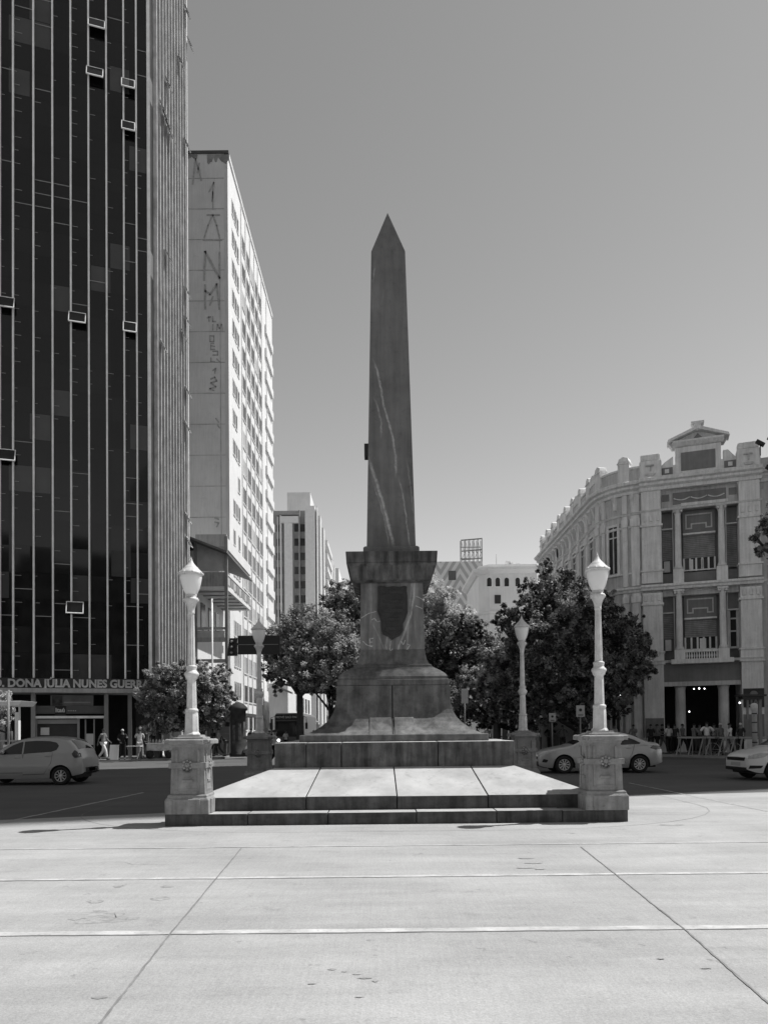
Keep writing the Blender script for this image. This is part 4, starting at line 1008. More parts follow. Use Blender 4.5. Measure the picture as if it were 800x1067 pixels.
# windows of the bay
for fl_, (z0, z1) in enumerate(((11.12, 14.75), (6.3, 9.6))):
    MB().box(-.9, .9, .50, .70, z1-1.35, z1).build('window_head_panel', M_CP, cls)
    fr = MB(); fr.box(-.75,.75,.46,.498,z1-.25,z1-.17); fr.box(-.75,-.67,.46,.498,z1-1.0,z1-.251); fr.box(.67,.75,.46,.498,z1-1.0,z1-.251); fr.box(-.75,-.45,.46,.498,z1-1.08,z1-1.001); fr.box(.45,.75,.46,.498,z1-1.08,z1-1.001); fr.box(-.45,.45,.46,.498,z1-.82,z1-.74); fr.box(-.45,-.37,.46,.498,z1-1.08,z1-.821); fr.box(.37,.45,.46,.498,z1-1.08,z1-.821)
    fr.build('raised_fretwork', M_CW, cls)
    MB().box(-.9, .9, .30, .60, z1-1.45, z1-1.352).build('transom', M_CT, cls)
    MB().box(-.88, .88, .52, .60, z0+.78, z1-1.455).build('roller_shutter', M_SHUT, cls)
    w_ = MB().box(-.88, .88, .62, .66, z0, z0+.775).build('window', M_GLASSD, cls)
    fb = MB()
    for k in range(6): x = -.86+k*.344; fb.box(x-.05, x+.05, .50, .615, z0, z0+.775)
    if fl_ == 0: fb.box(-.5,-.35,.5,.6,z0,z0+.7); fb.box(.1,.24,.5,.6,z0,z0+.7)
    else: fb.box(-.05,.3,.56,.6,z0,z0+.7)
    fb.box(-.88,.88,.49,.50,z0,z0+.08); fb.build('window_frame', M_CT, w_)
    for sx in (-1, 1):
        x = sx*1.80
        MB().box(x-.3, x+.3, .50, .70, z1-.95, z1).build('window_head_panel', M_CP, cls); MB().box(x-.3, x+.3, .32, .6, z1-1.02, z1-.952).build('transom', M_CT, cls)
        if fl_ == 1 and sx > 0:
            w_ = MB().box(x-.26, x+.26, .60, .66, z0, z1-1.03).build('window', M_GLASSD, cls)
            f = MB(); f.box(x-.30,x-.16,.48,.595,z0,z1-1.03); f.box(x+.16,x+.30,.48,.595,z0,z1-1.03); f.box(x-.15,x+.15,.48,.595,z0,z0+.12); f.box(x-.15,x+.15,.48,.595,z0+1.0,z0+1.08); f.box(x-.15,x+.15,.48,.595,z1-1.55,z1-1.47); f.build('window_frame', mat('white_frame_paint',.6), w_)
        else:
            MB().box(x-.28, x+.28, .52, .60, z0+(.75 if sx < 0 else .05), z1-1.03).build('roller_shutter', M_SHUT, cls)
            if sx < 0:
                w_ = MB().box(x-.27, x+.27, .62, .66, z0, z0+.745).build('window', M_GLASSM, cls); MB().box(x-.2, x+.14, .5, .615, z0+.02, z0+.70).build('window_frame', mat('white_frame_paint',.6), w_)
        MB().box(x-.36, x-.302, .2, .7, z0, z1).build('window_jamb', M_CW, cls); MB().box(x+.302, x+.36, .2, .7, z0, z1).build('window_jamb', M_CW, cls)
# balustrade of the lower balcony
MB().box(-1.7, 1.7, -.62, .3, 5.42, 5.69).build('balcony_slab', M_CT, cls)
MB().box(-.89, .89, -.32, -.18, 6.12, 6.25).build('balcony_rail', M_CT, cls)
for k in range(13):
    x = -.82+k*.137; MB().lathe([(.045,5.70),(.03,5.76),(.06,5.88),(.03,6.03),(.045,6.11)], x, -.25, 8).build('baluster', M_CT, cls)
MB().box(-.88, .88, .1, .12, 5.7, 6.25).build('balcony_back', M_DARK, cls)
# ceiling and lights inside the entrance
M_BULB = mat('lit_bulb', .8, emit=5)
for x, y, z, r in ((-.35,2.0,4.02,.04),(-.05,2.0,4.04,.05),(.25,2.0,4.02,.04),(-.62,2.6,2.62,.045)):
    MB().lathe([(.01,z-r),(r*.8,z-r*.5),(r,z),(r*.8,z+r*.5),(.01,z+r)], x, y, 10).build('entrance_light', M_BULB, cls)
MB().lathe([(.01,2.98),(.04,3.01),(.04,3.06),(.01,3.09)], 2.0, -.1, 10).build('entrance_light', M_BULB, cls)
# curved corner and street side: windows, thin pilasters, parapet with pedestals
def along(path, s):
    for a, b in zip(path, path[1:]):
        a = Vector(a); b = Vector(b); l = (b-a).length
        if s <= l: return a+(b-a)*s/l, (b-a).normalized()
        s -= l
    return Vector(path[-1]), (Vector(path[-1])-Vector(path[-2])).normalized()
sp_ = curve+[side_end]; LS = sum((Vector(b)-Vector(a)).length for a, b in zip(sp_, sp_[1:]))
def side_M(s):
    p, d = along(sp_, s); n = Vector((d.y, -d.x)); n = -n if n.dot(Vector((0,-1))) < -.5 else n
    # outward = away from the building = left-hand side when walking from the bay to the street end
    out = Vector((-d.y, d.x)); 
    return Matrix(((d.x, -out.x, 0, p.x),(d.y, -out.y, 0, p.y),(0,0,1,0),(0,0,0,1)))   # local x along, -y outward
M_WF = mat('white_frame_paint', .6)
def sidewin(s, z0, z1, wd, lit=True):
    T = side_M(s)
    w_ = MB().box(-wd/2, wd/2, -.02, .10, z0, z1, 0, T).build('window', M_GLASSD, cls)
    f = MB(); f.box(-wd/2-.14, -wd/2, -.12, .02, z0-.1, z1+.15, 0, T); f.box(wd/2, wd/2+.14, -.12, .02, z0-.1, z1+.15, 0, T); f.box(-wd/2, wd/2, -.12, .02, z1+.001, z1+.15, 0, T); f.box(-wd/2-.2, wd/2+.2, -.2, .02, z0-.22, z0-.101, 0, T)
    f.box(-.035, .035, -.06, -.021, z0, z1, 1, T); f.box(-wd/2, -.036, -.06, -.021, z1-.7, z1-.62, 1, T); f.box(.036, wd/2, -.06, -.021, z1-.7, z1-.62, 1, T)
    f.build('window_frame', [M_CT, M_WF], w_)
def sidepil(s, wd, m=M_CT):
    T = side_M(s)
    for z0, z1 in ((.0,5.5),(5.7,9.9),(10.35,14.7),(14.87,16.0)): MB().box(-wd/2, wd/2, -.13, .02, z0, z1, 0, T).build('side_pilaster', m, cls, .01)
    MB().box(-wd/2-.05, wd/2+.05, -.2, .02, 14.0, 14.5, 0, T).build('side_capital', m, cls, .02); MB().box(-wd/2-.05, wd/2+.05, -.2, .02, 9.3, 9.7, 0, T).build('side_capital', m, cls, .02)
sidepil(.35, .5); sidepil(.95, .3)
for s in (1.75,):
    for z0, z1 in ((11.3,14.2),(6.5,9.2),(1.0,4.2)): sidewin(s, z0, z1, .62)
sidepil(2.5, .3); sidepil(3.15, .5)
s = 4.4; i = 0
while s < LS-1:
    for z0, z1 in ((11.3,14.2),(6.5,9.2),(.6,4.2)): sidewin(s, z0, z1, .95)
    sidepil(s+1.1, .5); s += 2.2; i += 1
# parapet along the curve and side
MB().sweep([side_end]+curve[::-1], [(-.35,16.77),(.0,16.77),(.0,17.6),(-.35,17.6)]).build('parapet', M_CW, cls)
MB().sweep([side_end]+curve[::-1], [(-.4,17.603),(.06,17.603),(.08,17.72),(-.4,17.74)]).build('parapet_coping', M_CT, cls)
s = 1.0; k = 0
while s < LS-.3:
    T = side_M(s); q = MB(); q.box(-.36, .36, -.10, .42, 16.78, 18.0, 0, T); q.box(-.40, .40, -.14, .45, 18.0, 18.12, 0, T); q.prism([(-.36,18.13),(.36,18.13),(.28,18.36),(0,18.48),(-.28,18.36)], -.1, .42, 'xz', 0, T)
    q.build('parapet_pier', M_CT, cls, .03)
    if k in (1, 3, 5):
        T = side_M(s+1.1); g = MB(); g.prism([(-.9,17.75),(.9,17.75),(.55,18.15),(0,18.3),(-.55,18.15)], -.05, .3, 'xz', 0, T); g.build('parapet_gable', M_CT, cls)
    s += 2.1; k += 1
# right wing details
for z0, z1 in ((11.3,14.2),(6.5,9.2)):
    for x in (5.4, 7.8):
        w_ = MB().box(x-.5, x+.5, .38, .44, z0, z1).build('window', M_GLASSD, cls)
        f = MB(); f.box(x-.62,x-.5,.3,.42,z0,z1+.1); f.box(x+.5,x+.62,.3,.42,z0,z1+.1); f.box(x-.5,x+.5,.3,.42,z1+.001,z1+.1); f.build('window_frame', M_CT, w_)
MB().box(3.4, 9.6, .5, .9, 16.77, 17.5).build('parapet', M_CW, cls)
MB().box(3.29, 3.6, .2, .43, .9, zc-.45).build('side_strip', M_CW, cls)
# dado, poster, wall light
MB().sweep([(-3.34,-.3),(-2.2,-.3)], [(0,.91),(.06,.91),(.06,1.0),(0,1.02)]).build('dado_moulding', M_CT, cls)
MB().box(2.16, 3.25, -.33, -.302, .9, 2.35).build('dado_panel', M_CP, cls); MB().box(-3.22,-2.16,-.33,-.302,.9,2.2).build('dado_panel', M_CP, cls)
pst = MB().box(2.18, 3.26, -.40, -.335, 2.75, 3.85).build('poster', mat('poster_dark', .05, var=.3, sc_=3), cls)
obj('poster_lettering', text_mesh('UAI', .50, .02, .02, 'CENTER', mat('poster_letters', .2)), pst, 0, (2.7, -.41, 3.0))
MB().lathe([(.22,0),(.2,.02),(.1,.03)], 0, 0, 16, 0, True, 0, Matrix.Translation((2.72,-.405,3.5)) @ Matrix.Rotation(PI/2,4,'X')).build('poster_emblem', mat('poster_letters', .2), pst)
# floodlights on the parapet at the right end
for i, (px, py) in enumerate(((786,466),(796,492),(798,462))):
    p = W(px, py, 42.2); f = thing('floodlight', ['floodlight on the parapet pier of the classical building, nearest the pediment', 'lowest floodlight at the right end of the classical building', 'floodlight at the far right edge, above another floodlight'][i], 'floodlight', (p.x, p.y-.6, p.z), -.3, 'floodlights on the classical building')
    b = MB(); b.box(-.25,.25,-.22,.22,-.05,.05,0,Matrix.Rotation(math.radians(35),4,'Y')); b.build('housing', M_BLACKM, f); MB().tube([(0,0,0),(.1,.6,-.5)], .03).build('bracket', M_BLACKM, f)

# ---------------------------------------------------------------- unseen tall office block, added right of the frame and sized to shade the junction
off = thing('tall_office_block', 'very tall concrete office block, unseen right of the frame, added to shade the junction', 'office block', (0,0,0))
M_OFF = mat('office_concrete', .40, var=.1, sc_=.5, streak=.1)
MB().box(29.6, 41, 30.3, 48.4, 0, 94).build('wall', M_OFF, off)
for k in range(29):
    MB().box(29.56, 41.04, 30.26, 48.44, 3+k*3.05, 4.6+k*3.05).build('window_band', M_GLASSM, off)
# dark commercial row behind the trees on the right-hand pavement beyond the classical building
row = thing('side_street_building', 'grey street building mostly hidden behind dark trees right of centre', 'building', (13.6, 66, 0))
MB().box(0, 12, 0, 40, 0, 12.5).build('wall', M_CW, row)
for k in range(8):
    for z in (4.4, 8.2): MB().box(-.06, 0, 1.5+k*4.8, 4+k*4.8, z, z+2.2).build('window', M_GLASSD, row)
    MB().box(-.06, 0, 1+k*4.8, 4.6+k*4.8, .1, 3.2).build('shop_opening', M_DARK, row)
# ---------------------------------------------------------------- trees: trunk, limbs and leaf-sized faces
def leafmat(name, v, tr=.25):
    m = mat(name, v, rough=.55, var=.35, sc_=2.5, bump=0, spec=.45)
    nt = m.node_tree; b = nt.nodes['Principled BSDF']; outn = [n for n in nt.nodes if n.bl_idname == 'ShaderNodeOutputMaterial'][0]
    t = _n(nt, 'ShaderNodeBsdfTranslucent'); t.inputs['Color'].default_value = (v*1.3,)*3+(1,)
    mx = _n(nt, 'ShaderNodeMixShader'); mx.inputs[0].default_value = tr
    nt.links.new(b.outputs[0], mx.inputs[1]); nt.links.new(t.outputs[0], mx.inputs[2]); nt.links.new(mx.outputs[0], outn.inputs[0]); return m
LM = {'mid': [leafmat('leaf_mid_a', .12), leafmat('leaf_mid_b', .42, .3)], 'pale': [leafmat('leaf_pale_a', .34, .3), leafmat('leaf_pale_b', .62, .3)], 'dark': [leafmat('leaf_dark_a', .045, .15), leafmat('leaf_dark_b', .30, .3)]}  # b tones add painted highlights; pale and dark sets follow sun and shade
M_BARK = mat('bark', .07, var=.4, sc_=3, streak=.4, bump=.5, bsc=14)
def leaves(name, clumps, n, size, mats, parent, spread=.42):
    n = int(n*1.55); size = size*.76
    # clumps: list of (centre, radius); leaves gather on the outside of each clump
    cl = np.array([[c[0], c[1], c[2], r] for c, r in clumps]); wgt = cl[:,3]**2; wgt /= wgt.sum()
    # sub-clumps
    L0 = list(clumps)
    ns = max(30, n//46); idx = RNG.choice(len(cl), ns, p=wgt)
    d = RNG.normal(size=(ns,3)); d /= np.linalg.norm(d, axis=1)[:,None]
    rad = cl[idx,3]*(RNG.random(ns)**.4)*1.12
    sub = cl[idx,:3]+d*rad[:,None]*np.array([1,1,.85]); subr = RNG.uniform(.16,.52,ns)*np.clip(cl[idx,3]*.5,.35,.95)
    k = RNG.integers(0, ns, n); dd = RNG.normal(size=(n,3)); dd /= np.linalg.norm(dd, axis=1)[:,None]
    p = sub[k]+dd*(subr[k]*RNG.random(n)**.45)[:,None]
    nrm = dd*.6+RNG.normal(size=(n,3))*.5+np.array([S.x,S.y,S.z])*.75; nrm /= np.linalg.norm(nrm, axis=1)[:,None]
    t = np.cross(nrm, RNG.normal(size=(n,3))); t /= np.linalg.norm(t, axis=1)[:,None]; b = np.cross(nrm, t)
    s = (size*RNG.uniform(.55,1.35,n))[:,None]
    v = np.stack([p-t*s, p+b*s*.42+nrm*s*.12, p+t*s, p-b*s*.42+nrm*s*.12], 1).reshape(-1,3)
    me = bpy.data.meshes.new(name); me.vertices.add(4*n); me.vertices.foreach_set('co', v.astype(np.float32).ravel())
    me.loops.add(4*n); me.loops.foreach_set('vertex_index', np.arange(4*n, dtype=np.int32)); me.polygons.add(n)
    me.polygons.foreach_set('loop_start', np.arange(0,4*n,4,dtype=np.int32)); me.polygons.foreach_set('loop_total', np.full(n,4,dtype=np.int32))
    for m in mats: me.materials.append(m)
    me.polygons.foreach_set('material_index', (RNG.random(ns)[k]+RNG.random(n)*.35 > .68).astype(np.int32)); me.update(); me.validate()
    return obj(name, me, parent)
def tree(label, base, lobes, n, size, kind='mid', trunk_r=.22, fork=.45, group='street trees', name='broadleaf_tree', lean=(0,0)):
    t = thing(name, label, 'tree', base, 0, group); bx0, by0, bz0 = base
    L = [((c[0]-bx0, c[1]-by0, c[2]-bz0), r) for c, r in lobes]
    zlow = min(c[2]-r for c, r in L); fz = max(1.0, zlow+ .3)
    tk = MB(); top = Vector((lean[0], lean[1], fz))
    pts = [Vector((0,0,-.1)), Vector((random.uniform(-.08,.08), 0, fz*.35)), Vector((lean[0]*.6, lean[1]*.6, fz*.7)), top]
    tk.tube(pts, [trunk_r*1.35, trunk_r, trunk_r*.88, trunk_r*.8], 10)
    tr = tk.build('trunk', M_BARK, t)
    for c, r in L:
        c = Vector(c); mid = top.lerp(c, .5)+Vector((random.uniform(-.3,.3), random.uniform(-.3,.3), random.uniform(-.1,.3)))
        bb_ = MB(); bb_.tube([top-Vector((0,0,.15)), mid, c, c+(c-mid)*.1], [trunk_r*.55, trunk_r*.36, trunk_r*.2, .02], 6)
        for q in range(3):
            e = c+Vector((random.uniform(-1,1), random.uniform(-1,1), random.uniform(-.3,1)))*r*.5; bb_.tube([mid.lerp(c,.5), e], [trunk_r*.18, .012], 5)
        bb_.build('branch', M_BARK, t)
    leaves('crown', L, n, size, LM[kind], t)
    return t
def lob(*a):                             # lobes from picture surveys: (px, py, depth, radius m)
    return [(tuple(W(px, py, Y)), r) for px, py, Y, r in a]
# left corner tree
tree('rounded sunlit tree on the left pavement beside the glass tower corner', (-13.6,44.6,.13), lob((172,708,44.5,1.15),(163,728,44.5,1.2),(190,722,45,1.5),(212,712,45,1.35),(228,724,45,1.1),(232,700,45.5,.6),(185,745,44.5,1.3),(214,742,45,1.4),(228,748,45,.8),(203,700,45,.9),(165,750,44,.9)), 26000, .13, 'mid', .2)
tree('small bright leafed tree at the far left edge by the white shelter', (-19.4,38.5,.13), lob((-4,742,38.5,.85),(4,750,38.5,.45),(-14,735,38.5,1.2),(2,733,38.5,.4),(-8,758,38.5,.5)), 7000, .10, 'pale', .1)
# trees left of the monument, over the street
tree('broad tree with sunlit crown over the street, left of the monument', (-5.9,52,.13), lob((300,672,52,1.7),(322,660,52,2.1),(345,668,52,2.0),(310,690,51,1.9),(340,692,51,2.0),(362,680,52,1.6),(288,690,52,1.0),(283,664,53,.9),(325,705,50,1.4),(356,650,53,1.0),(281,700,52,1.0),(290,712,51,.9),(310,650,53,.8),(330,640,53,.9),(278,680,52,.7)), 30000, .14, 'mid', .26)
tree('tall tree directly behind the left edge of the pedestal', (-2.9,60,.13), lob((358,622,60,1.6),(372,635,60,1.9),(365,660,60,2.0),(385,620,60,1.5),(350,640,60,1.2),(380,680,59,1.9)), 20000, .16, 'mid', .28)
# right of the monument
tree('bright sunlit tree just behind the right edge of the pedestal', (4.6,66,.13), lob((448,622,66,2.0),(462,636,66,2.0),(440,645,66,2.0),(478,648,66,1.7),(455,660,66,2.2),(490,662,66,1.5),(430,630,66,1.4)), 20000, .17, 'pale', .28)
tree('dense dark tree between the monument and the far right lamp', (4.7,48,.13), lob((455,672,48,1.5),(478,660,48,1.3),(492,655,48,.9),(498,676,48,1.5),(470,690,48,1.8),(450,705,48,1.6),(505,690,48,1.1)), 24000, .14, 'dark', .26)
tree('leafy tree with mottled crown behind the far right lamp', (7.0,46,.13), lob((470,722,45,1.2),(500,715,45,1.4),(525,690,46,1.5),(545,680,46,1.6),(530,720,45,1.6),(552,712,45,1.5),(445,728,46,1.0),(518,740,45,.9)), 26000, .13, 'mid', .25)
tree('largest dark tree in front of the classical building', (11.3,43,.13), lob((568,590,44,.55),(588,598,44,.6),(552,612,44,.7),(608,618,44,.7),(630,622,43,.7),(540,660,44,.5),(520,650,44,.45),(672,668,43,.45),(676,700,43,.5),(662,645,43,.5),(575,604,44,.9),(565,625,44,1.4),(592,632,43.5,1.7),(618,650,43,1.9),(572,660,43,2.0),(600,690,42.5,2.1),(640,672,43,1.7),(655,690,43,1.4),(630,712,42,1.8),(570,705,42,2.0),(655,715,42,1.1),(543,655,44,1.3),(535,640,44,.9),(668,684,43,.8),(590,735,42,1.4),(556,742,42,1.2),(640,735,42,.8)), 46000, .135, 'dark', .34)
tree('low dark tree crown hanging behind the silver sedan', (8.9,50,.13), lob((430,735,52,1.2),(540,745,50,1.2),(560,735,50,1.3),(500,748,50,1.1),(585,728,50,1.4),(480,740,50,1.0)), 14000, .14, 'dark', .2)
# overhanging twigs from a tree outside the frame on the right
rt = tree('twigs of a tree reaching in from the right edge before the classical building', (16.6,28.5,.13), lob((786,560,28,.30),(797,556,28,.45),(797,574,28,.40),(812,560,28,.8),(835,548,28,1.4),(858,575,28.5,1.6)), 7000, .085, 'dark', .2, lean=(0,0))

tree('low dark crowned tree in shade between the bus and the flared base', (-4.0,57,.13), lob((345,705,56,1.5),(362,715,56,1.5),(330,700,56,1.2),(372,700,55,1.5),(350,725,56,.9),(318,705,57,.9),(375,732,55,.9)), 15000, .14, 'dark', .2)
# ---------------------------------------------------------------- cars
def lerp_tab(tab, x):
    for (x0, y0), (x1, y1) in zip(tab, tab[1:]):
        if x <= x1:
            t = (x-x0)/max(1e-6, x1-x0); t = max(0, min(1, t)); return y0+(y1-y0)*t
    return tab[-1][1]
def smooth_tab(tab, x):                  # Catmull-Rom through table points
    xs = [p[0] for p in tab]
    if x <= xs[0]: return tab[0][1]
    if x >= xs[-1]: return tab[-1][1]
    i = max(k for k in range(len(xs)) if xs[k] <= x); i = min(i, len(xs)-2)
    x0, x1 = xs[i], xs[i+1]; y0, y1 = tab[i][1], tab[i+1][1]
    m0 = (tab[i+1][1]-tab[i-1][1])/(xs[i+1]-xs[i-1]) if i > 0 else (y1-y0)/(x1-x0)
    m1 = (tab[i+2][1]-y0)/(xs[i+2]-x0) if i+2 < len(xs) else (y1-y0)/(x1-x0)
    h = x1-x0; t = (x-x0)/h
    return (2*t**3-3*t**2+1)*y0+(t**3-2*t**2+t)*h*m0+(-2*t**3+3*t**2)*y1+(t**3-t**2)*h*m1
M_TYRE = mat('tyre_rubber', .02, rough=.85, var=.2); M_RIM = mat('alloy_rim', .6, rough=.4, metal=.1, var=.1, bump=0); M_CGLASS = mat('car_glass', .02, rough=.05, spec=.6, var=.1, bump=0)
M_TRIM = mat('black_car_trim', .015, rough=.5, var=.1, bump=0); M_HLAMP = mat('headlamp_lens', .45, rough=.1, spec=.6, var=.3, sc_=12, bump=0); M_TLAMP = mat('tail_lamp_lens', .05, rough=.15, spec=.6, var=.3, bump=0); M_PLATE = mat('number_plate', .45, var=.1)
def car(name, label, X, Y, rz, paint, top, bottom, L, Wd, belt, wheels, wr, sidewins, ws, rw, lamps, group=None, hub=False, details=None):
    # local: x from nose (0) to tail (L), +-y sides, z up.  rz=0: nose towards -X
    t = thing(name, label, 'car', (X, Y, 0), rz, group)
    hW = Wd/2
    def plan(x):
        a, b = .75, .55
        r = 1.0
        if x < a: u = 1-x/a; r = (1-min(1, u)**2.6*.0)*(1-.30*u**2.4) if x > 0 else .70
        if x > L-b: u = 1-(L-x)/b; r = 1-.20*u**2.4
        return r
    def hw(x, z):
        zt = smooth_tab(top, x); w = hW*plan(x)
        w *= 1-.035*((z-.62)/.4)**2 if z < belt else 1
        zb = belt
        if z > zb: w -= (z-zb)*.30+.01
        if z < .35: w -= (.35-z)*.25
        r = .10 if zt > belt+.15 else .09
        k = (z-(zt-r))/r
        if k > 0: w -= r*1.1*(1-math.sqrt(max(0, 1-min(1, k)**2)))
        return max(.05, w)
    xs = sorted(set([round(i*L/110, 4) for i in range(111)]+[.008,.02,.035,.055,L-.008,L-.02,L-.035,L-.055]))
    def zb_(x):
        z = smooth_tab(bottom, x)
        for xw in wheels:
            d = abs(x-xw); R = wr+.055
            if d < R: z = max(z, wr+math.sqrt(max(0, R*R-d*d)))
        return z
    NS = 22; rings = []
    for x in xs:
        zt = smooth_tab(top, x); zb = zb_(x); e = min(x, L-x)
        shrink = 0
        if e < .06: shrink = .06*(1-math.sqrt(max(0, 1-(1-e/.06)**2)))
        zt -= shrink*.8; zb += shrink*.6
        ring = []
        for i in range(NS+1):
            k = i/NS; k = 1-(1-k)**1.5 if True else k
            z = zb+(zt-zb)*k; ring.append((x, hw(x, z)-shrink*.5, z))
        top_w = ring[-1][1]; zc = zt+.02*min(1, top_w)
        right = [(p[0], -p[1], p[2]) for p in ring]
        roof = [(x, -top_w+2*top_w*j/8, zt+.035*(1-(1-2*j/8)**2)) for j in range(1, 8)]
        rings.append(right+roof+ring[::-1])
    n = len(rings[0]); vs = [p for r in rings for p in r]; fs = []
    for a in range(len(rings)-1):
        for j in range(n-1): fs.append((a*n+j, (a+1)*n+j, (a+1)*n+j+1, a*n+j+1))
    fs.append(tuple(range(n))); fs.append(tuple((len(rings)-1)*n+j for j in range(n-1,-1,-1)))
    mb = MB(); mb.add(vs, fs, 0, True); body = mb.build('body', paint, t)
    # dark underside and inner arches
    ub = MB(); ub.box(.25, L-.25, -hW+.22, hW-.22, .20, .62)
    for xw in wheels:
        ub.prism([(xw+(wr+.052)*math.cos(a*PI/12), wr+(wr+.052)*math.sin(a*PI/12)) for a in range(13)], -hW+.32, hW-.32, 'xz')
    ub.build('underbody', M_TRIM, t)
    def patch(poly, off, side, name, m, par=t, fine=.06):
        # polygon (x,z) laid over the side surface
        x0 = min(p[0] for p in poly); x1 = max(p[0] for p in poly); P = MB()
        def span(x):
            zs = []
            for (xa, za), (xb, zb2) in zip(poly, poly[1:]+poly[:1]):
                if (xa-x)*(xb-x) <= 0 and abs(xa-xb) > 1e-6: zs.append(za+(zb2-za)*(x-xa)/(xb-xa))
            return (min(zs), max(zs)) if zs else (0, 0)
        nx = max(4, int((x1-x0)/.03)); vs = []; fs = []; K = 7
        for i in range(nx+1):
            x = x0+(x1-x0)*(i/nx); x = min(max(x, x0+1e-4), x1-1e-4); a, b = span(x)
            for j in range(K): z = a+(b-a)*j/(K-1); vs.append((x, side*(hw(x, z)+off), z))
        for i in range(nx):
            for j in range(K-1): fs.append((i*K+j, (i+1)*K+j, (i+1)*K+j+1, i*K+j+1))
        P.add(vs, fs, 0, True); return P.build(name, m, par)
    for s in (-1, 1):
        for poly in sidewins: patch(poly, .006, s, 'side_window', M_CGLASS)
    def toppatch(x0, x1, inset, name, m, off=.012):
        vs = []; fs = []; nx = 14; K = 9
        for i in range(nx+1):
            x = x0+(x1-x0)*i/nx; zt = smooth_tab(top, x); wtop = hw(x, zt)-inset+ .075
            for j in range(K):
                y = -wtop+2*wtop*j/(K-1); f = abs(y)/max(.05, hw(x, zt)); z = zt+.035*(1-min(1, f)**2)+off
                if f > 1: z -= (f-1)*.25
                vs.append((x, y, z))
        for i in range(nx):
            for j in range(K-1): fs.append((i*K+j, (i+1)*K+j, (i+1)*K+j+1, i*K+j+1))
        P = MB(); P.add(vs, fs, 0, True); P.build(name, m, t)
    toppatch(ws[0], ws[1], .10, 'windscreen', M_CGLASS); toppatch(rw[0], rw[1], .12, 'rear_window', M_CGLASS)
    # door lines and handles
    for s in (-1, 1):
        for poly in details.get('lines', []):
            q = MB(); vs = []
            for x, z in poly: vs.append(Vector((x, s*(hw(x, z)+.001), z)))
            q.tube(vs, .006, 4); q.build('door_seam', M_TRIM, t)
        for x, z in details.get('handles', []):
            q = MB(); q.tube([(x-.09, s*(hw(x-.09, z)+.012), z), (x, s*(hw(x, z)+.03), z+.005), (x+.09, s*(hw(x+.09, z)+.012), z)], .013, 6); q.build('door_handle', paint, t)
        mx_, mz_ = details['mirror']
        q = MB(); T = Matrix.Translation((mx_, s*(hw(mx_, mz_)+.11), mz_+.05)) @ Matrix.Diagonal((.11,.12,.075,1))
        q.lathe([(.02,-1),(.6,-.8),(1,0),(.6,.8),(.02,1)], 0, 0, 12, 0, True, 0, T); q.bar((mx_, s*(hw(mx_, mz_)-.02), mz_), (mx_, s*(hw(mx_, mz_)+.08), mz_+.02), .05); q.build('wing_mirror', paint, t)
        patch(details['headlamp'], .006, s, 'headlight', M_HLAMP); patch(details['taillamp'], .006, s, 'tail_light', M_TLAMP)
        if 'fog' in details: patch(details['fog'], .006, s, 'fog_lamp_recess', M_TRIM)
    # front and back faces
    fz = details['grille']
    for (y0, y1, z0, z1, m, nm) in fz:
        MB().box(-.014, .05, y0, y1, z0, z1).build(nm, m, t, .008)
    for (y0, y1, z0, z1, m, nm) in details['rear']:
        MB().box(L-.05, L+.014, y0, y1, z0, z1).build(nm, m, t, .008)
    # wheels
    for xw in wheels:
        for s in (-1, 1):
            wo = bpy.data.objects.new('wheel', None); C.objects.link(wo); wo.parent = t; wo.location = (xw, s*(hW-.11), wr); wo.rotation_euler = (0, 0, 0 if s < 0 else PI); wo.empty_display_size = .1
            q = MB(); R = Matrix.Rotation(PI/2, 4, 'X')
            q.lathe([(wr*.64,-.095),(wr*.92,-.10),(wr,-.07),(wr,.07),(wr*.92,.10),(wr*.64,.095)], 0, 0, 32, 0, True, 0, R, True); q.build('tyre', M_TYRE, wo)
            q = MB(); q.lathe([(wr*.66,.055),(wr*.66,.088),(wr*.60,.088),(wr*.57,.05)], 0, 0, 32, 0, True, 0, R, True)
            ns_ = 9 if hub else 10
            for k in range(ns_):
                a = 2*PI*k/ns_
                for da in ((-.07,.07) if not hub else (0,)):
                    q.bar((.05*math.cos(a), -.066, .05*math.sin(a)), (wr*.62*math.cos(a+da), -.075, wr*.62*math.sin(a+da)), .03 if not hub else .06, .02)
            q.lathe([(.055,.05),(.05,.085),(.02,.09)], 0, 0, 12, 0, True, 0, R)
            q.build('rim', M_RIM, wo)
            q = MB(); q.lathe([(wr*.63,.03),(wr*.63,.05),(.02,.05)], 0, 0, 24, 0, False, 0, R); q.build('brake_disc', M_TRIM, wo)
    return t
P_SILV = mat('silver_paint', .42, rough=.3, var=.03, metal=.25, spec=.5, bump=0, coat=.6)
P_GREY = mat('warm_grey_paint', .36, rough=.32, var=.03, metal=.2, spec=.5, bump=0, coat=.6)
P_WHT = mat('white_car_paint', .66, rough=.3, var=.03, spec=.5, bump=0, coat=.6)
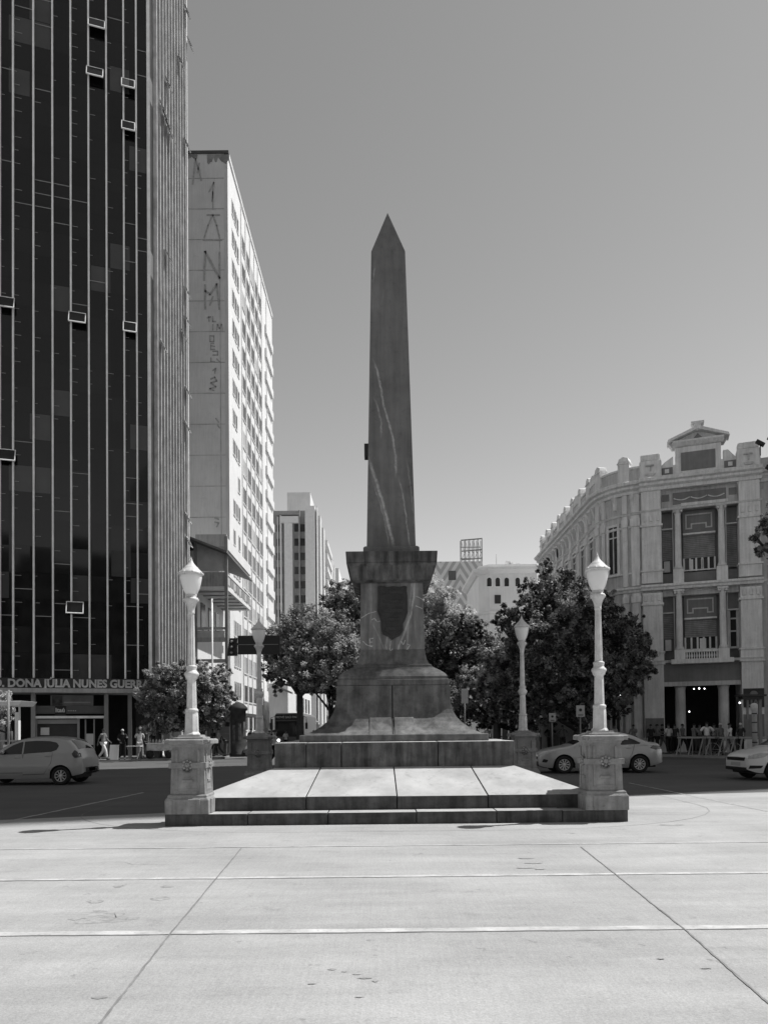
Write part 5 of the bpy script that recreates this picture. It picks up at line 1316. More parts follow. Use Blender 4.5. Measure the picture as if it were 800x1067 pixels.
# --- hatchback on the left (nose to the left)
Lh = 3.95
toph = [(0,.62),(.06,.72),(.25,.80),(.6,.90),(.95,.98),(1.25,1.12),(1.7,1.37),(2.1,1.49),(2.6,1.52),(3.1,1.50),(3.45,1.43),(3.62,1.30),(3.78,1.08),(3.86,.92),(3.92,.80),(3.95,.60)]
bot = [(0,.34),(.25,.25),(.6,.22),(3.2,.22),(3.6,.28),(3.95,.36)]
wh = [.78, 3.27]
sidew = [[(1.30,.985),(1.42,1.08),(1.72,1.27),(1.98,1.375),(2.05,1.385),(2.05,1.00)], [(2.10,1.005),(2.10,1.39),(2.45,1.415),(2.90,1.40),(3.12,1.35),(3.20,1.25),(3.14,1.12),(2.98,1.06)]]
hd = dict(lines=[[(1.22,.35),(1.2,.95)],[(2.08,.32),(2.08,.99)],[(2.08,.34),(2.75,.36),(2.98,.72),(3.02,1.04)],[(1.24,.40),(2.08,.40)]], handles=[(1.92,.88),(2.88,.93)], mirror=(1.45,1.02),
    headlamp=[(.10,.62),(.16,.76),(.55,.86),(.62,.80),(.35,.66)], taillamp=[(3.62,.98),(3.70,1.12),(3.86,.98),(3.88,.88),(3.70,.86)],
    grille=[(-.5,.5,.58,.62,M_TRIM,'upper_grille'),(-.6,.6,.30,.46,M_TRIM,'lower_grille'),(-.26,.26,.48,.57,M_PLATE,'number_plate')],
    rear=[(-.5,.5,.40,.55,M_TRIM,'bumper_insert'),(-.25,.25,.41,.53,M_PLATE,'number_plate')])
hatch = car('hatchback_car', 'grey five door hatchback driving left in front of the glass tower', -13.55, 24.3, 0, P_GREY, toph, bot, Lh, 1.66, .98, wh, .295, sidew, (1.18,1.95), (3.50,3.76), None, hub=True, details=hd)
# --- sedan behind the right lamp (nose to the left)
tops = [(0,.58),(.05,.70),(.25,.80),(.7,.92),(1.15,1.00),(1.5,1.15),(2.0,1.38),(2.4,1.46),(2.8,1.475),(3.2,1.44),(3.6,1.30),(3.95,1.13),(4.15,1.08),(4.35,1.06),(4.47,.92),(4.52,.70)]
bot2 = [(0,.30),(.3,.22),(.7,.2),(3.8,.2),(4.15,.28),(4.52,.38)]
sw2 = [[(1.42,.99),(1.6,1.10),(1.95,1.27),(2.25,1.345),(2.45,1.36),(2.45,1.01)], [(2.50,1.01),(2.50,1.365),(2.85,1.36),(3.15,1.31),(3.42,1.22),(3.68,1.09),(3.62,1.05)]]
sd_ = dict(lines=[[(1.30,.32),(1.28,.95)],[(2.47,.30),(2.47,1.0)],[(2.47,.31),(3.05,.34),(3.35,.68),(3.45,1.03)]], handles=[(2.3,.88),(3.25,.91)], mirror=(1.62,1.02),
    headlamp=[(.10,.66),(.14,.76),(.42,.86),(.62,.86),(.45,.76),(.25,.68)], taillamp=[(4.0,.90),(4.12,1.00),(4.44,.98),(4.47,.86),(4.2,.84)], fog=[(.12,.42),(.16,.54),(.32,.50),(.28,.40)],
    grille=[(-.5,.5,.52,.62,M_TRIM,'upper_grille'),(-.6,.6,.28,.44,M_TRIM,'lower_grille'),(-.26,.26,.45,.51,M_PLATE,'number_plate')],
    rear=[(-.25,.25,.62,.74,M_PLATE,'number_plate')])
sedan = car('sedan_car', 'silver four door sedan passing behind the near right lamp pedestal', 5.62, 27.7, 0, P_SILV, tops, bot2, 4.52, 1.76, 1.0, [.90,3.63], .325, sw2, (1.25,2.2), (3.2,3.98), None, details=sd_)
# --- white hatchback entering from the right
topw = [(0,.60),(.05,.72),(.2,.80),(.55,.90),(1.0,.98),(1.3,1.12),(1.75,1.36),(2.2,1.47),(2.8,1.49),(3.4,1.42),(3.7,1.22),(3.9,.95),(3.95,.6)]
ww = [[(1.35,.98),(1.5,1.08),(1.8,1.26),(2.15,1.36),(2.15,1.0)], [(2.2,1.0),(2.2,1.37),(2.7,1.37),(3.15,1.28),(3.1,1.06)]]
wd_ = dict(lines=[[(1.22,.35),(1.2,.95)],[(2.17,.32),(2.17,.99)]], handles=[(1.98,.88)], mirror=(1.5,1.01),
    headlamp=[(.04,.66),(.08,.76),(.38,.85),(.62,.84),(.45,.72),(.2,.66)], taillamp=[(3.62,.98),(3.70,1.12),(3.86,.98),(3.88,.88),(3.70,.86)], fog=[(.05,.36),(.08,.46),(.42,.46),(.36,.38)],
    grille=[(-.48,.48,.60,.70,M_TRIM,'upper_grille'),(-.58,.58,.30,.40,M_TRIM,'lower_grille'),(-.26,.26,.44,.55,M_PLATE,'number_plate')], rear=[(-.25,.25,.62,.74,M_PLATE,'number_plate')])
whcar = car('hatchback_car', 'white hatchback with only its nose inside the frame at the right edge', 10.95, 23.1, math.radians(4), P_WHT, topw, bot, 3.95, 1.68, .98, [.82,3.3], .315, ww, (1.12,1.95), (3.45,3.72), None, details=wd_)
# --- dark bus coming down the street
bus = thing('city_bus', 'dark city bus front with a lit destination board behind the far left lamp', 'bus', (-8.15, 63.6, 0))
b_ = MB(); b_.prism([(-1.27,.4),(1.27,.4),(1.29,1.2),(1.25,2.95),(1.1,3.2),(-1.1,3.2),(-1.25,2.95),(-1.29,1.2)], 0, 11.5, 'xz'); b_.build('body', mat('bus_grey', .12, rough=.4, var=.1), bus, .06)
MB().box(-1.15,1.15,-.04,.0,1.15,2.5).build('windscreen', M_CGLASS, bus, .03)
bd = MB().box(-1.2,1.2,-.06,.0,2.62,3.05).build('destination_board', M_BLACKM, bus)
obj('destination_lettering', text_mesh('MOVE SAO PAULO', .27, .02, .008, 'CENTER', mat('board_letters', .45)), bd, 0, (0,-.075,2.83))
for s in (-1, 1):
    MB().lathe([(.13,0),(.12,.03),(.03,.05)], 0, 0, 14, 0, True, 0, Matrix.Translation((s*.92,-.02,.85)) @ Matrix.Rotation(PI/2,4,'X')).build('headlight', mat('lit_headlight', .8, emit=3) if s < 0 else M_HLAMP, bus)
    m = MB(); m.tube([(s*1.2,-.05,2.9),(s*1.5,-.35,2.8),(s*1.52,-.35,2.3)], .03); m.box(s*1.52-.1, s*1.52+.1, -.4,-.3,1.8,2.35); m.build('wing_mirror', M_BLACKM, bus)
    for y in (2.4, 8.8):
        q = MB(); q.lathe([(.30,-.13),(.48,-.13),(.48,.13),(.30,.13)], 0, 0, 24, 0, True, 0, Matrix.Translation((s*1.12,y,.48)) @ Matrix.Rotation(PI/2,4,'Y'), True); q.build('wheel', M_TYRE, bus)
for s in (-.5,.45): MB().bar((s,-.06,1.2),(s+.45,-.06,2.1),.03).build('wiper', M_BLACKM, bus)
MB().box(-1.2,1.2,-.05,0,.45,.7).build('bumper', M_TRIM, bus)
MB().box(-.3,.3,-.07,-.05,.5,.64).build('number_plate', M_PLATE, bus)
# ---------------------------------------------------------------- people
M_SKIN = mat('skin', .16, rough=.6, var=.1, bump=0); M_SKIN2 = mat('pale_skin', .32, rough=.6, var=.1, bump=0)
CL = {k: mat('cloth_'+k, v, rough=.9, var=.2, sc_=6, bump=.2) for k, v in (('black',.015),('dark',.04),('mid',.16),('grey',.3),('pale',.5),('white',.7))}
M_HAIR = mat('hair', .012, rough=.7, var=.2); M_CAPL = mat('pale_cap', .6); 
def stripes():
    m = mat('striped_cloth', .12, rough=.9, var=.15); nt, cb, out = mat_out_socket(m)
    tc = _n(nt, 'ShaderNodeTexCoord'); sp = _n(nt, 'ShaderNodeSeparateXYZ'); nt.links.new(tc.outputs['Object'], sp.inputs[0])
    def q(op, a, b):
        n = _n(nt, 'ShaderNodeMath', operation=op)
        for i, s in enumerate((a, b)):
            if hasattr(s, 'is_output'): nt.links.new(s, n.inputs[i])
            else: n.inputs[i].default_value = s
        return n.outputs[0]
    f = q('FRACT', q('MULTIPLY', sp.outputs['Z'], 14.0), 0.0); g = q('GREATER_THAN', f, .6); r = q('MULTIPLY', out, q('ADD', 1.0, q('MULTIPLY', g, 1.6)))
    for i in range(3): nt.links.new(r, cb.inputs[i])
    return m
CL['stripe'] = stripes()
def skin_mesh(name, verts, edges, radii, root, mats, sub=1):
    me = bpy.data.meshes.new(name); me.from_pydata([tuple(v) for v in verts], edges, [])
    o = bpy.data.objects.new(name, me); C.objects.link(o)
    sk = o.modifiers.new('s', 'SKIN'); sk.branch_smoothing = .6; sk.use_smooth_shade = True
    lay = me.skin_vertices[0] if me.skin_vertices else None
    if lay is None:
        bm = bmesh.new(); bm.from_mesh(me); bm.verts.layers.skin.verify(); bm.to_mesh(me); bm.free(); lay = me.skin_vertices[0]
    for i, r in enumerate(radii): lay.data[i].radius = r if hasattr(r, '__len__') else (r, r); lay.data[i].use_root = (i == root)
    if sub: s = o.modifiers.new('u', 'SUBSURF'); s.levels = sub; s.render_levels = sub
    dg = bpy.context.evaluated_depsgraph_get(); dg.update()
    out = bpy.data.meshes.new_from_object(o.evaluated_get(dg)); bpy.data.objects.remove(o); bpy.data.meshes.remove(me)
    out.materials.clear(); out.materials.append(mats)
    for p in out.polygons: p.use_smooth = True
    return out
def pose_joints(kind):
    # y forward is -y (the figure faces -y at rz=0)
    J = dict(pelvis=(0,0,.95), waist=(0,0,1.08), chest=(0,0,1.27), neck=(0,-.0,1.46), head=(0,-.015,1.56), crown=(0,-.01,1.66),
        ls=(-.17,0,1.41), le=(-.22,.02,1.13), lw=(-.23,-.05,.89), rs=(.17,0,1.41), re=(.22,.02,1.13), rw=(.23,-.05,.89),
        lh=(-.09,0,.92), lk=(-.10,-.01,.50), la=(-.11,.03,.09), lt=(-.12,-.13,.035), rh=(.09,0,.92), rk=(.10,-.01,.50), ra=(.11,.03,.09), rt=(.12,-.13,.035))
    if kind == 'walk': J.update(lk=(-.09,-.20,.53), la=(-.09,-.27,.10), lt=(-.09,-.43,.06), rk=(.09,.06,.50), ra=(.09,.34,.17), rt=(.09,.24,.05), le=(-.21,.14,1.16), lw=(-.20,.20,.93), re=(.21,-.08,1.15), rw=(.19,-.27,1.0))
    if kind == 'elbows': J.update(le=(-.37,.06,1.19), lw=(-.20,-.14,1.02), re=(.37,.06,1.19), rw=(.20,-.14,1.02))
    if kind == 'reach': J.update(re=(.26,-.18,1.22), rw=(.22,-.42,1.25), le=(-.25,-.08,1.15), lw=(-.18,-.32,1.10), lk=(-.13,-.03,.5), la=(-.15,.03,.09), lt=(-.17,-.13,.035))
    if kind == 'bend': J.update(waist=(0,-.10,1.05), chest=(0,-.27,1.16), neck=(0,-.45,1.24), head=(0,-.54,1.27), crown=(0,-.63,1.30), ls=(-.17,-.40,1.20), rs=(.17,-.40,1.20), le=(-.19,-.46,.93), lw=(-.12,-.56,.72), re=(.20,-.48,.93), rw=(.10,-.62,.78), pelvis=(0,.05,.93), lh=(-.09,.05,.9), rh=(.09,.05,.9), lk=(-.10,-.06,.5), rk=(.10,.02,.48))
    if kind == 'squat': J.update(pelvis=(0,.12,.36), waist=(0,.06,.50), chest=(0,-.06,.66), neck=(0,-.17,.82), head=(0,-.22,.91), crown=(0,-.25,1.0), ls=(-.17,-.12,.78), rs=(.17,-.12,.78), le=(-.22,-.30,.56), lw=(-.10,-.48,.50), re=(.22,-.30,.56), rw=(.10,-.48,.50), lh=(-.09,.11,.36), rh=(.09,.11,.36), lk=(-.16,-.27,.46), rk=(.16,-.27,.46), la=(-.13,.0,.10), ra=(.13,.0,.10), lt=(-.14,-.15,.04), rt=(.14,-.15,.04))
    if kind == 'sit': J.update(pelvis=(0,.05,.50), waist=(0,.05,.64), chest=(0,.02,.84), neck=(0,0,1.02), head=(0,-.02,1.12), crown=(0,-.02,1.22), ls=(-.17,.0,.97), rs=(.17,0,.97), le=(-.23,-.06,.70), lw=(-.14,-.30,.66), re=(.23,-.06,.70), rw=(.14,-.30,.66), lh=(-.09,.03,.49), rh=(.09,.03,.49), lk=(-.12,-.38,.50), rk=(.12,-.38,.50), la=(-.12,-.36,.09), ra=(.12,-.36,.09), lt=(-.12,-.52,.035), rt=(.12,-.52,.035))
    return {k: Vector(v) for k, v in J.items()}
POSES = {}
def pose_meshes(kind):
    if kind in POSES: return POSES[kind]
    J = pose_joints(kind); V = []; E = []; R = []; N = {}
    def add(nm, p, r, par=None):
        V.append(Vector(p)); R.append(r); N[nm] = len(V)-1
        if par: E.append((N[par], N[nm]))
    add('pelvis', J['pelvis'], (.125,.095)); add('waist', J['waist'], (.115,.085), 'pelvis'); add('chest', J['chest'], (.14,.10), 'waist')
    add('base', J['chest'].lerp(J['neck'], .7), (.085,.07), 'chest'); add('neck', J['neck'], (.05,.052), 'base')
    hd = (J['crown']-J['head']).normalized()
    add('jaw', J['head']-hd*.02, (.062,.07), 'neck'); add('brow', J['head']+hd*.06, (.072,.085), 'jaw'); add('top', J['crown']-hd*.015, (.055,.06), 'brow')
    for s in 'lr':
        add(s+'s', J[s+'s'], (.058,.055), 'base'); add(s+'u', J[s+'s'].lerp(J[s+'e'], .5), (.047,.045), s+'s'); add(s+'e', J[s+'e'], (.038,.038), s+'u')
        add(s+'f', J[s+'e'].lerp(J[s+'w'], .4), (.037,.036), s+'e'); add(s+'w', J[s+'w'], (.026,.022), s+'f')
        d = (J[s+'w']-J[s+'e']).normalized(); add(s+'p', J[s+'w']+d*.07, (.036,.018), s+'w')
        side = Vector((1 if s == 'l' else -1, 0, 0)); side = (side-d*side.dot(d)).normalized()
        fwd = d.cross(side).normalized(); fwd = fwd if fwd.y < 0 else -fwd
        for i, (o_, l_) in enumerate(((-.027,.060),(-.009,.072),(.009,.068),(.026,.052))):
            b = J[s+'w']+d*.095+fwd*o_*-1; m1 = b+d*l_*.55+side*.004; e1 = b+d*l_+side*.018
            V_ = len(V); V.append(b); R.append((.0095,.0095)); E.append((N[s+'p'], V_)); V.append(m1); R.append((.0085,.0085)); E.append((V_, V_+1)); V.append(e1); R.append((.007,.007)); E.append((V_+1, V_+2))
        b = J[s+'w']+d*.035+fwd*.036; V_ = len(V); V.append(b); R.append((.011,.011)); E.append((N[s+'p'], V_)); V.append(b+fwd*.02+d*.035); R.append((.009,.009)); E.append((V_, V_+1))
        add(s+'h', J[s+'h'], (.085,.085), 'pelvis'); add(s+'m', J[s+'h'].lerp(J[s+'k'], .5), (.074,.076), s+'h'); add(s+'k', J[s+'k'], (.053,.055), s+'m')
        add(s+'c', J[s+'k'].lerp(J[s+'a'], .35), (.052,.056), s+'k'); add(s+'a', J[s+'a'], (.034,.038), s+'c'); add(s+'t', J[s+'t'], (.038,.026), s+'a')
    body = skin_mesh('body', V, E, R, N['pelvis'], M_SKIN, 1)
    # nose, ears, eyes merged into the same body mesh
    bm = bmesh.new(); bm.from_mesh(body)
    c = J['head']+hd*.035; f = Vector((0,-1,0)); f = (f-hd*f.dot(hd)).normalized(); sdv_ = hd.cross(f).normalized()
    def bump(p, r, sc3):
        M = Matrix.Translation(p) @ Matrix((sdv_, f, hd)).transposed().to_4x4() @ Matrix.Diagonal((*sc3, 1)); bmesh.ops.create_icosphere(bm, subdivisions=1, radius=r, matrix=M)
    bump(c+f*.088-hd*.0, .016, (.8,1.2,1.5)); bump(c+sdv_*.074, .022, (.4,.7,1.3)); bump(c-sdv_*.074, .022, (.4,.7,1.3)); bump(c+f*.078-hd*.04, .014, (1.6,.6,.5))
    n0 = len(bm.faces); bump(c+f*.078+hd*.022+sdv_*.03, .009, (1.3,.6,.7)); bump(c+f*.078+hd*.022-sdv_*.03, .009, (1.3,.6,.7)); bm.faces.ensure_lookup_table()
    for i in range(n0, len(bm.faces)): bm.faces[i].material_index = 1
    for fc in bm.faces: fc.smooth = True
    bm.to_mesh(body); bm.free(); body.materials.append(M_HAIR)
    # clothing
    def sub(names, edges, rad, root, nm, sb=1):
        vs = [names[k] for k in names]; ks = list(names); ed = [(ks.index(a), ks.index(b)) for a, b in edges]
        return skin_mesh(nm, vs, ed, [rad[k] for k in ks], ks.index(root), CL['mid'], sb)
    P = dict(hip=J['pelvis']+Vector((0,0,.01)), waist=J['waist'], chest=J['chest'], base=J['chest'].lerp(J['neck'], .72))
    rd = dict(hip=(.15,.115), waist=(.145,.11), chest=(.165,.125), base=(.09,.08)); ed = [('hip','waist'),('waist','chest'),('chest','base')]
    for s in 'lr':
        P[s+'s'] = J[s+'s']; P[s+'u'] = J[s+'s'].lerp(J[s+'e'], .55); P[s+'e'] = J[s+'s'].lerp(J[s+'e'], .85); rd[s+'s'] = (.075,.07); rd[s+'u'] = (.064,.062); rd[s+'e'] = (.06,.058); ed += [('base', s+'s'), (s+'s', s+'u'), (s+'u', s+'e')]
    shirt = sub(P, ed, rd, 'chest', 'shirt')
    def trs(short):
        P = dict(hip=J['pelvis']+Vector((0,0,.03))); rd = dict(hip=(.142,.11)); ed = []
        for s in 'lr':
            P[s+'h'] = J[s+'h']; P[s+'m'] = J[s+'h'].lerp(J[s+'k'], .5); P[s+'k'] = J[s+'k']; rd[s+'h'] = (.098,.1); rd[s+'m'] = (.092,.094); rd[s+'k'] = (.078,.08); ed += [('hip', s+'h'), (s+'h', s+'m'), (s+'m', s+'k')]
            if not short: P[s+'c'] = J[s+'k'].lerp(J[s+'a'], .5); P[s+'a'] = J[s+'k'].lerp(J[s+'a'], .93); rd[s+'c'] = (.066,.07); rd[s+'a'] = (.06,.062); ed += [(s+'k', s+'c'), (s+'c', s+'a')]
        return sub(P, ed, rd, 'hip', 'trousers')
    shoes = []
    for s in 'lr':
        a, t = J[s+'a'], J[s+'t']; b = Vector((a.x, a.y+.05, t.z)); sm = skin_mesh('shoe', [b, a.lerp(t,.5)*1.0+Vector((0,0,-.01)), t+Vector((0,-.02,0))], [(0,1),(1,2)], [(.042,.036),(.048,.036),(.042,.026)], 0, CL['black'], 1); shoes.append(sm)
    hm = MB(); M = Matrix.Translation(J['head']+hd*.07-f*.012) @ Matrix((sdv_, f, hd)).transposed().to_4x4()
    pr = [(.01,.085)]
    vs_ = [(.078*math.cos(a)*math.cos(b), .095*math.sin(a)*math.cos(b), .082*math.sin(b)) for b in [x*PI/12-.25 for x in range(7)] for a in [k*PI/8 for k in range(16)]]
    fs_ = [(k*16+i, k*16+(i+1) % 16, (k+1)*16+(i+1) % 16, (k+1)*16+i) for k in range(6) for i in range(16)]+[tuple(6*16+i for i in range(16))]
    hm.add(vs_, fs_, 0, True, M); hair = hm.mesh('hair', M_HAIR)
    cm = MB(); cm.add([(x*1.07, y*1.05, z*1.08+.004) for x, y, z in vs_], fs_, 0, True, M); cm.add([(.07*math.cos(a), .085+.075*math.sin(a)*(1), .0) for a in [k*PI/10 for k in range(11)]]+[(.07*math.cos(a), .085+.075*math.sin(a), .008) for a in [k*PI/10 for k in range(11)]], [tuple(range(10,-1,-1)), tuple(range(11,22))]+[(i,i+1,i+12,i+11) for i in range(10)], 0, False, M); cap = cm.mesh('cap', M_CAPL)
    POSES[kind] = dict(body=body, shirt=shirt, long=trs(False), short=trs(True), shoes=shoes, hair=hair, cap=cap); return POSES[kind]
def person(label, px, py, kind, rz, shirt='mid', legs='dark', short=False, head='hair', Y=None, z0=.13, group=None, skin=None, h=1.0):
    p = G(px, py, z0) if Y is None else Vector((W(px, py, Y).x, Y, z0))
    ms = pose_meshes(kind); t = thing('person', label, 'person', (p.x, p.y, z0), math.radians(rz), group); t.scale = (h,h,h)
    def part(nm, me, m=None):
        o = obj(nm, me, t)
        if m is not None: o.material_slots[0].link = 'OBJECT'; o.material_slots[0].material = m
        return o
    part('body', ms['body'], skin); part('shirt', ms['shirt'], CL[shirt]); part('shorts' if short else 'trousers', ms['short' if short else 'long'], CL[legs])
    for s in ms['shoes']: part('shoe', s, CL['black'])
    if head == 'cap': part('cap', ms['cap'], CL['pale'])
    elif head == 'darkcap': part('cap', ms['cap'], CL['dark'])
    else: part('hair', ms['hair'])
    return t
# left pavement
person('person in a striped dark top and white trousers walking behind the grey hatchback', 108, 790, 'walk', 80, 'stripe', 'white', Y=41.0, h=1.02)
person('person in black with a pale cap standing at the tower corner column', 128, 790, 'reach', 20, 'black', 'black', head='cap', Y=41.3)
person('person in a light grey shirt standing at a small stall near the tower column', 146, 790, 'reach', 200, 'pale', 'grey', Y=42.3)
person('person in a pale shirt and white cap seated by the vendor cart', 179.5, 788, 'sit', 60, 'white', 'dark', head='cap', Y=43.6)
person('dark clothed person bending with a broom near the slatted kiosk', 235, 790, 'bend', -75, 'black', 'mid', Y=45.2)
person('dark clothed person standing just behind the near left pedestal', 222.5, 790, 'walk', 140, 'dark', 'black', Y=45.6)
person('person in a white top crouching on the kerb left of the far left lamp', 258, 786, 'squat', 100, 'white', 'mid', head='cap', Y=44.2, z0=.13)
person('person in a pale shirt and black trousers walking past the far left pedestal', 286.5, 792, 'walk', 100, 'pale', 'black', Y=34.0, z0=0)
person('dark clothed person partly hidden behind the left lamp pole and bus', 281, 786, 'stand', 180, 'black', 'dark', Y=52, z0=0)
person('person seated low behind the shelter column at the far left', 18, 775, 'sit', 30, 'mid', 'dark', Y=38.5, z0=.13)
person('person standing in the deep shade beneath the left corner tree', 160, 786, 'stand', 30, 'dark', 'black', Y=45)
# under the trees in the middle
G2 = 'pedestrians in the shade behind the silver sedan'
person('person in a white top far behind the right plinth corner', 508, 779, 'stand', 10, 'white', 'dark', Y=47, group=G2, z0=.13)
person('person in a striped grey shirt under the trees beside the far right lamp', 565.5, 783, 'stand', -10, 'stripe', 'black', Y=45.6, group=G2)
person('person in black facing away by the post with a square sign', 573, 783, 'elbows', 170, 'black', 'black', Y=45.2, group=G2)
person('person with arms bent just above the bonnet of the silver sedan', 586, 781, 'elbows', 0, 'mid', 'dark', Y=45, group=G2)
person('dark clothed person far in the shade left of the far right lamp', 519, 780, 'walk', 90, 'dark', 'black', Y=48, group=G2, z0=.13)
# entrance of the classical building
G3 = 'pedestrians outside the classical building'
person('person in a grey vest reaching sideways left of the entrance, near the sedan boot', 684.5, 787, 'reach', 60, 'mid', 'black', Y=43.2, group=G3)
person('person in a pale shirt and black trousers at the left end of the barrier', 696.5, 788, 'stand', 200, 'pale', 'black', Y=42, group=G3)
person('person in a dark top behind the man in the pale shirt at the barrier end', 703, 787, 'stand', 160, 'dark', 'black', Y=43.5, group=G3)
person('person in a grey shirt leaning forward behind the barrier, left of the shorts wearer', 723, 787, 'reach', 110, 'mid', 'dark', Y=41.6, group=G3)
person('person in a bright white shirt and long shorts seen from behind at the barrier', 736.5, 790, 'elbows', 175, 'white', 'mid', True, Y=39.4, group=G3, h=1.05)
person('person in a dark top walking into the entrance of the classical building', 729, 786, 'walk', 170, 'mid', 'dark', Y=44.3, group=G3)
person('person in a pale shirt beside the right entrance column', 744, 787, 'stand', 150, 'grey', 'dark', Y=42.2, group=G3)
person('person in a hat standing before the right entrance column', 750.5, 787, 'stand', 20, 'mid', 'dark', head='cap', Y=41.8, group=G3)
person('person in a white top and light trousers walking behind the barrier near the pole', 760, 790, 'walk', 95, 'white', 'grey', Y=38.6, group=G3)
person('person in a white cap and dark clothes left of the banded pole', 771.5, 788, 'stand', 170, 'dark', 'black', head='cap', Y=39.8, group=G3)
person('person behind the silver sedan boot in dark clothes with a bag', 678, 787, 'stand', -30, 'dark', 'dark', Y=44, group=G3)

# ---------------------------------------------------------------- barriers and street furniture
M_BARR = mat('pale_barrier_paint', .34, var=.2); M_SIGNW = mat('white_sign_plate', .42, var=.1, sc_=6); M_GPOLE = mat('grey_pole', .22, var=.2)
def gz(px, Y): return W(px, 700, Y).x
BL = ['portable barrier left of the entrance, nearest the sedan', 'portable barrier in front of the entrance, at the middle of the line', 'portable barrier at the right edge behind the white hatchback']
b0 = None
xs3 = [(gz(704.5, 40.5), 40.5), (gz(735.5, 39.2), 39.2), (gz(768, 37.6), 37.6)]
for i, (x, y) in enumerate(xs3):
    nx = xs3[i+1] if i < 2 else (x+2.6, y-1.2); a = math.atan2(nx[1]-y, nx[0]-x); l = math.hypot(nx[0]-x, nx[1]-y)
    t = thing('portable_barrier', BL[i], 'barrier', (x, y, .13), a, 'barriers in front of the classical building')
    MB().bar((0,0,.95),(l-.05,0,.95),.09,.10).build('rail', M_BARR, t)
    for u in (.15, l*.5, l-.25):
        q = MB(); q.bar((u,-.0,.93),(u-.16,-.18,0),.05); q.bar((u,.0,.93),(u-.16,.28,0),.05); q.build('leg', M_BARR, t)
rk = thing('bicycle', 'bicycle leaning on the barrier in front of the entrance', 'bicycle', (gz(747, 39.0), 38.5, .13), math.radians(-25))
def wheel_ring(x, nm='wheel'):
    q = MB(); n = 28; q.tube([(x+.33*math.cos(2*PI*k/n), 0, .34+.33*math.sin(2*PI*k/n)) for k in range(n+1)], .018, 6)
    w_ = q.build(nm, M_BARR, rk); sp2 = MB()
    for k in range(10): sp2.bar((x,0,.34),(x+.32*math.cos(2*PI*k/10),0,.34+.32*math.sin(2*PI*k/10)),.004)
    sp2.build('spokes', M_GPOLE, w_)
wheel_ring(-.5); wheel_ring(.52)
q = MB(); q.tube([(-.5,0,.34),(-.12,0,.32),(.35,0,.78),(-.25,0,.80),(-.12,0,.32)], .018, 6); q.tube([(-.5,0,.34),(-.25,0,.80),(-.28,0,.92)], .015, 6); q.tube([(.52,0,.34),(.36,0,.80),(.33,0,.98)], .017, 6); q.build('frame', M_GREYM, rk)
MB().tube([(.33,-.26,.98),(.33,0,1.0),(.33,.26,.98)], .014, 6).build('handlebar', M_BLACKM, rk); MB().box(-.40,-.16,-.06,.06,.92,.96).build('saddle', M_BLACKM, rk, .015)
# banded pole and the flat-topped sign behind it
pb_ = thing('banded_bollard_pole', 'white pole with dark bands behind the white hatchback bonnet', 'pole', (gz(784.5, 33.5), 33.5, 0))
MB().lathe([(.13,0),(.13,3.0),(.16,3.02),(.16,3.2),(.10,3.28)] if False else [(.11,0),(.105,2.35),(.15,2.38),(.155,2.62),(.08,2.70)], n=16).build('pole', mat('pale_pole_paint', .55, var=.2, dirt=.3), pb_)
for z in (.9,1.35,1.8,2.2): MB().lathe([(.114,z),(.114,z+.05)], n=16).build('band', M_BLACKM, pb_)
st_ = thing('flat_topped_street_sign', 'dark flat topped sign post behind the banded pole', 'sign', (gz(783, 36.5), 36.5, 0))
MB().box(-.75,.55,-.3,.3,3.12,3.22).build('flat_cap', M_BLACKM, st_); MB().box(-.6,.4,-.2,.2,2.98,3.115).build('cap_box', M_BLACKM, st_)
MB().box(.28,.42,-.06,.06,0,2.97).build('post', M_GPOLE, st_); MB().box(-.3,-.22,-.05,.05,2.0,2.97).build('hanger', M_GPOLE, st_)
# small street signs under the trees
def plate_sign(label, px, Y, ztop, zbot, wpl, hplate, lettering=None, dark=False, blank=False):
    x = gz(px, Y); t = thing('street_sign', label, 'sign', (x, Y, .13), 0)
    MB().tube([(0,0,0),(0,0,ztop-.13)], .04, 8).build('pole', M_GPOLE, t)
    s_ = MB().box(-wpl/2, wpl/2, -.07, -.04, zbot-.13, ztop-.13).build('plate', M_SIGNW if not dark else M_BLACKM, t, .01)
    if blank: return t
    q = MB(); k = 0
    q.prism([(.18*math.cos(a*PI/8)*wpl, (ztop+zbot)/2-.13+.1*hplate+.18*math.sin(a*PI/8)*wpl) for a in range(16)], -.076, -.071, 'xz')
    q.build('dark_symbol', M_BLACKM, s_)
    MB().box(-wpl*.3, wpl*.3, -.076, -.071, zbot-.13+.12*hplate, zbot-.13+.2*hplate).build('dark_line', M_BLACKM, s_)
    return t
plate_sign('small square white sign on a post right of the far right lamp', 574.2, 40, W(574,743,40).z, W(574,752,40).z, .36, .46)
plate_sign('white rectangular stop sign plate on a thin post behind the sedan roof', 603.5, 38, W(603,735,38).z, W(603,747,38).z, .44, .6)
plate_sign('pale sign with blank face under the trees just right of the monument base', 483.5, 40, W(483,718,40).z, W(483,733,40).z, .36, .78, blank=True)
tl = thing('small_traffic_light', 'small dark traffic light on the post above the square white sign', 'traffic light', (gz(572.6, 41), 41, .13))
MB().tube([(0,0,0),(0,0,W(573,728,41).z)], .05, 8).build('pole', M_BLACKM, tl); MB().box(-.2,.15,-.15,.15,W(573,736,41).z-.13,W(573,729,41).z-.13).build('signal_head', M_BLACKM, tl, .02); MB().box(-.1,.12,-.2,-.151,W(573,731,41).z-.2,W(573,730,41).z-.13).build('visor', M_GPOLE, tl)
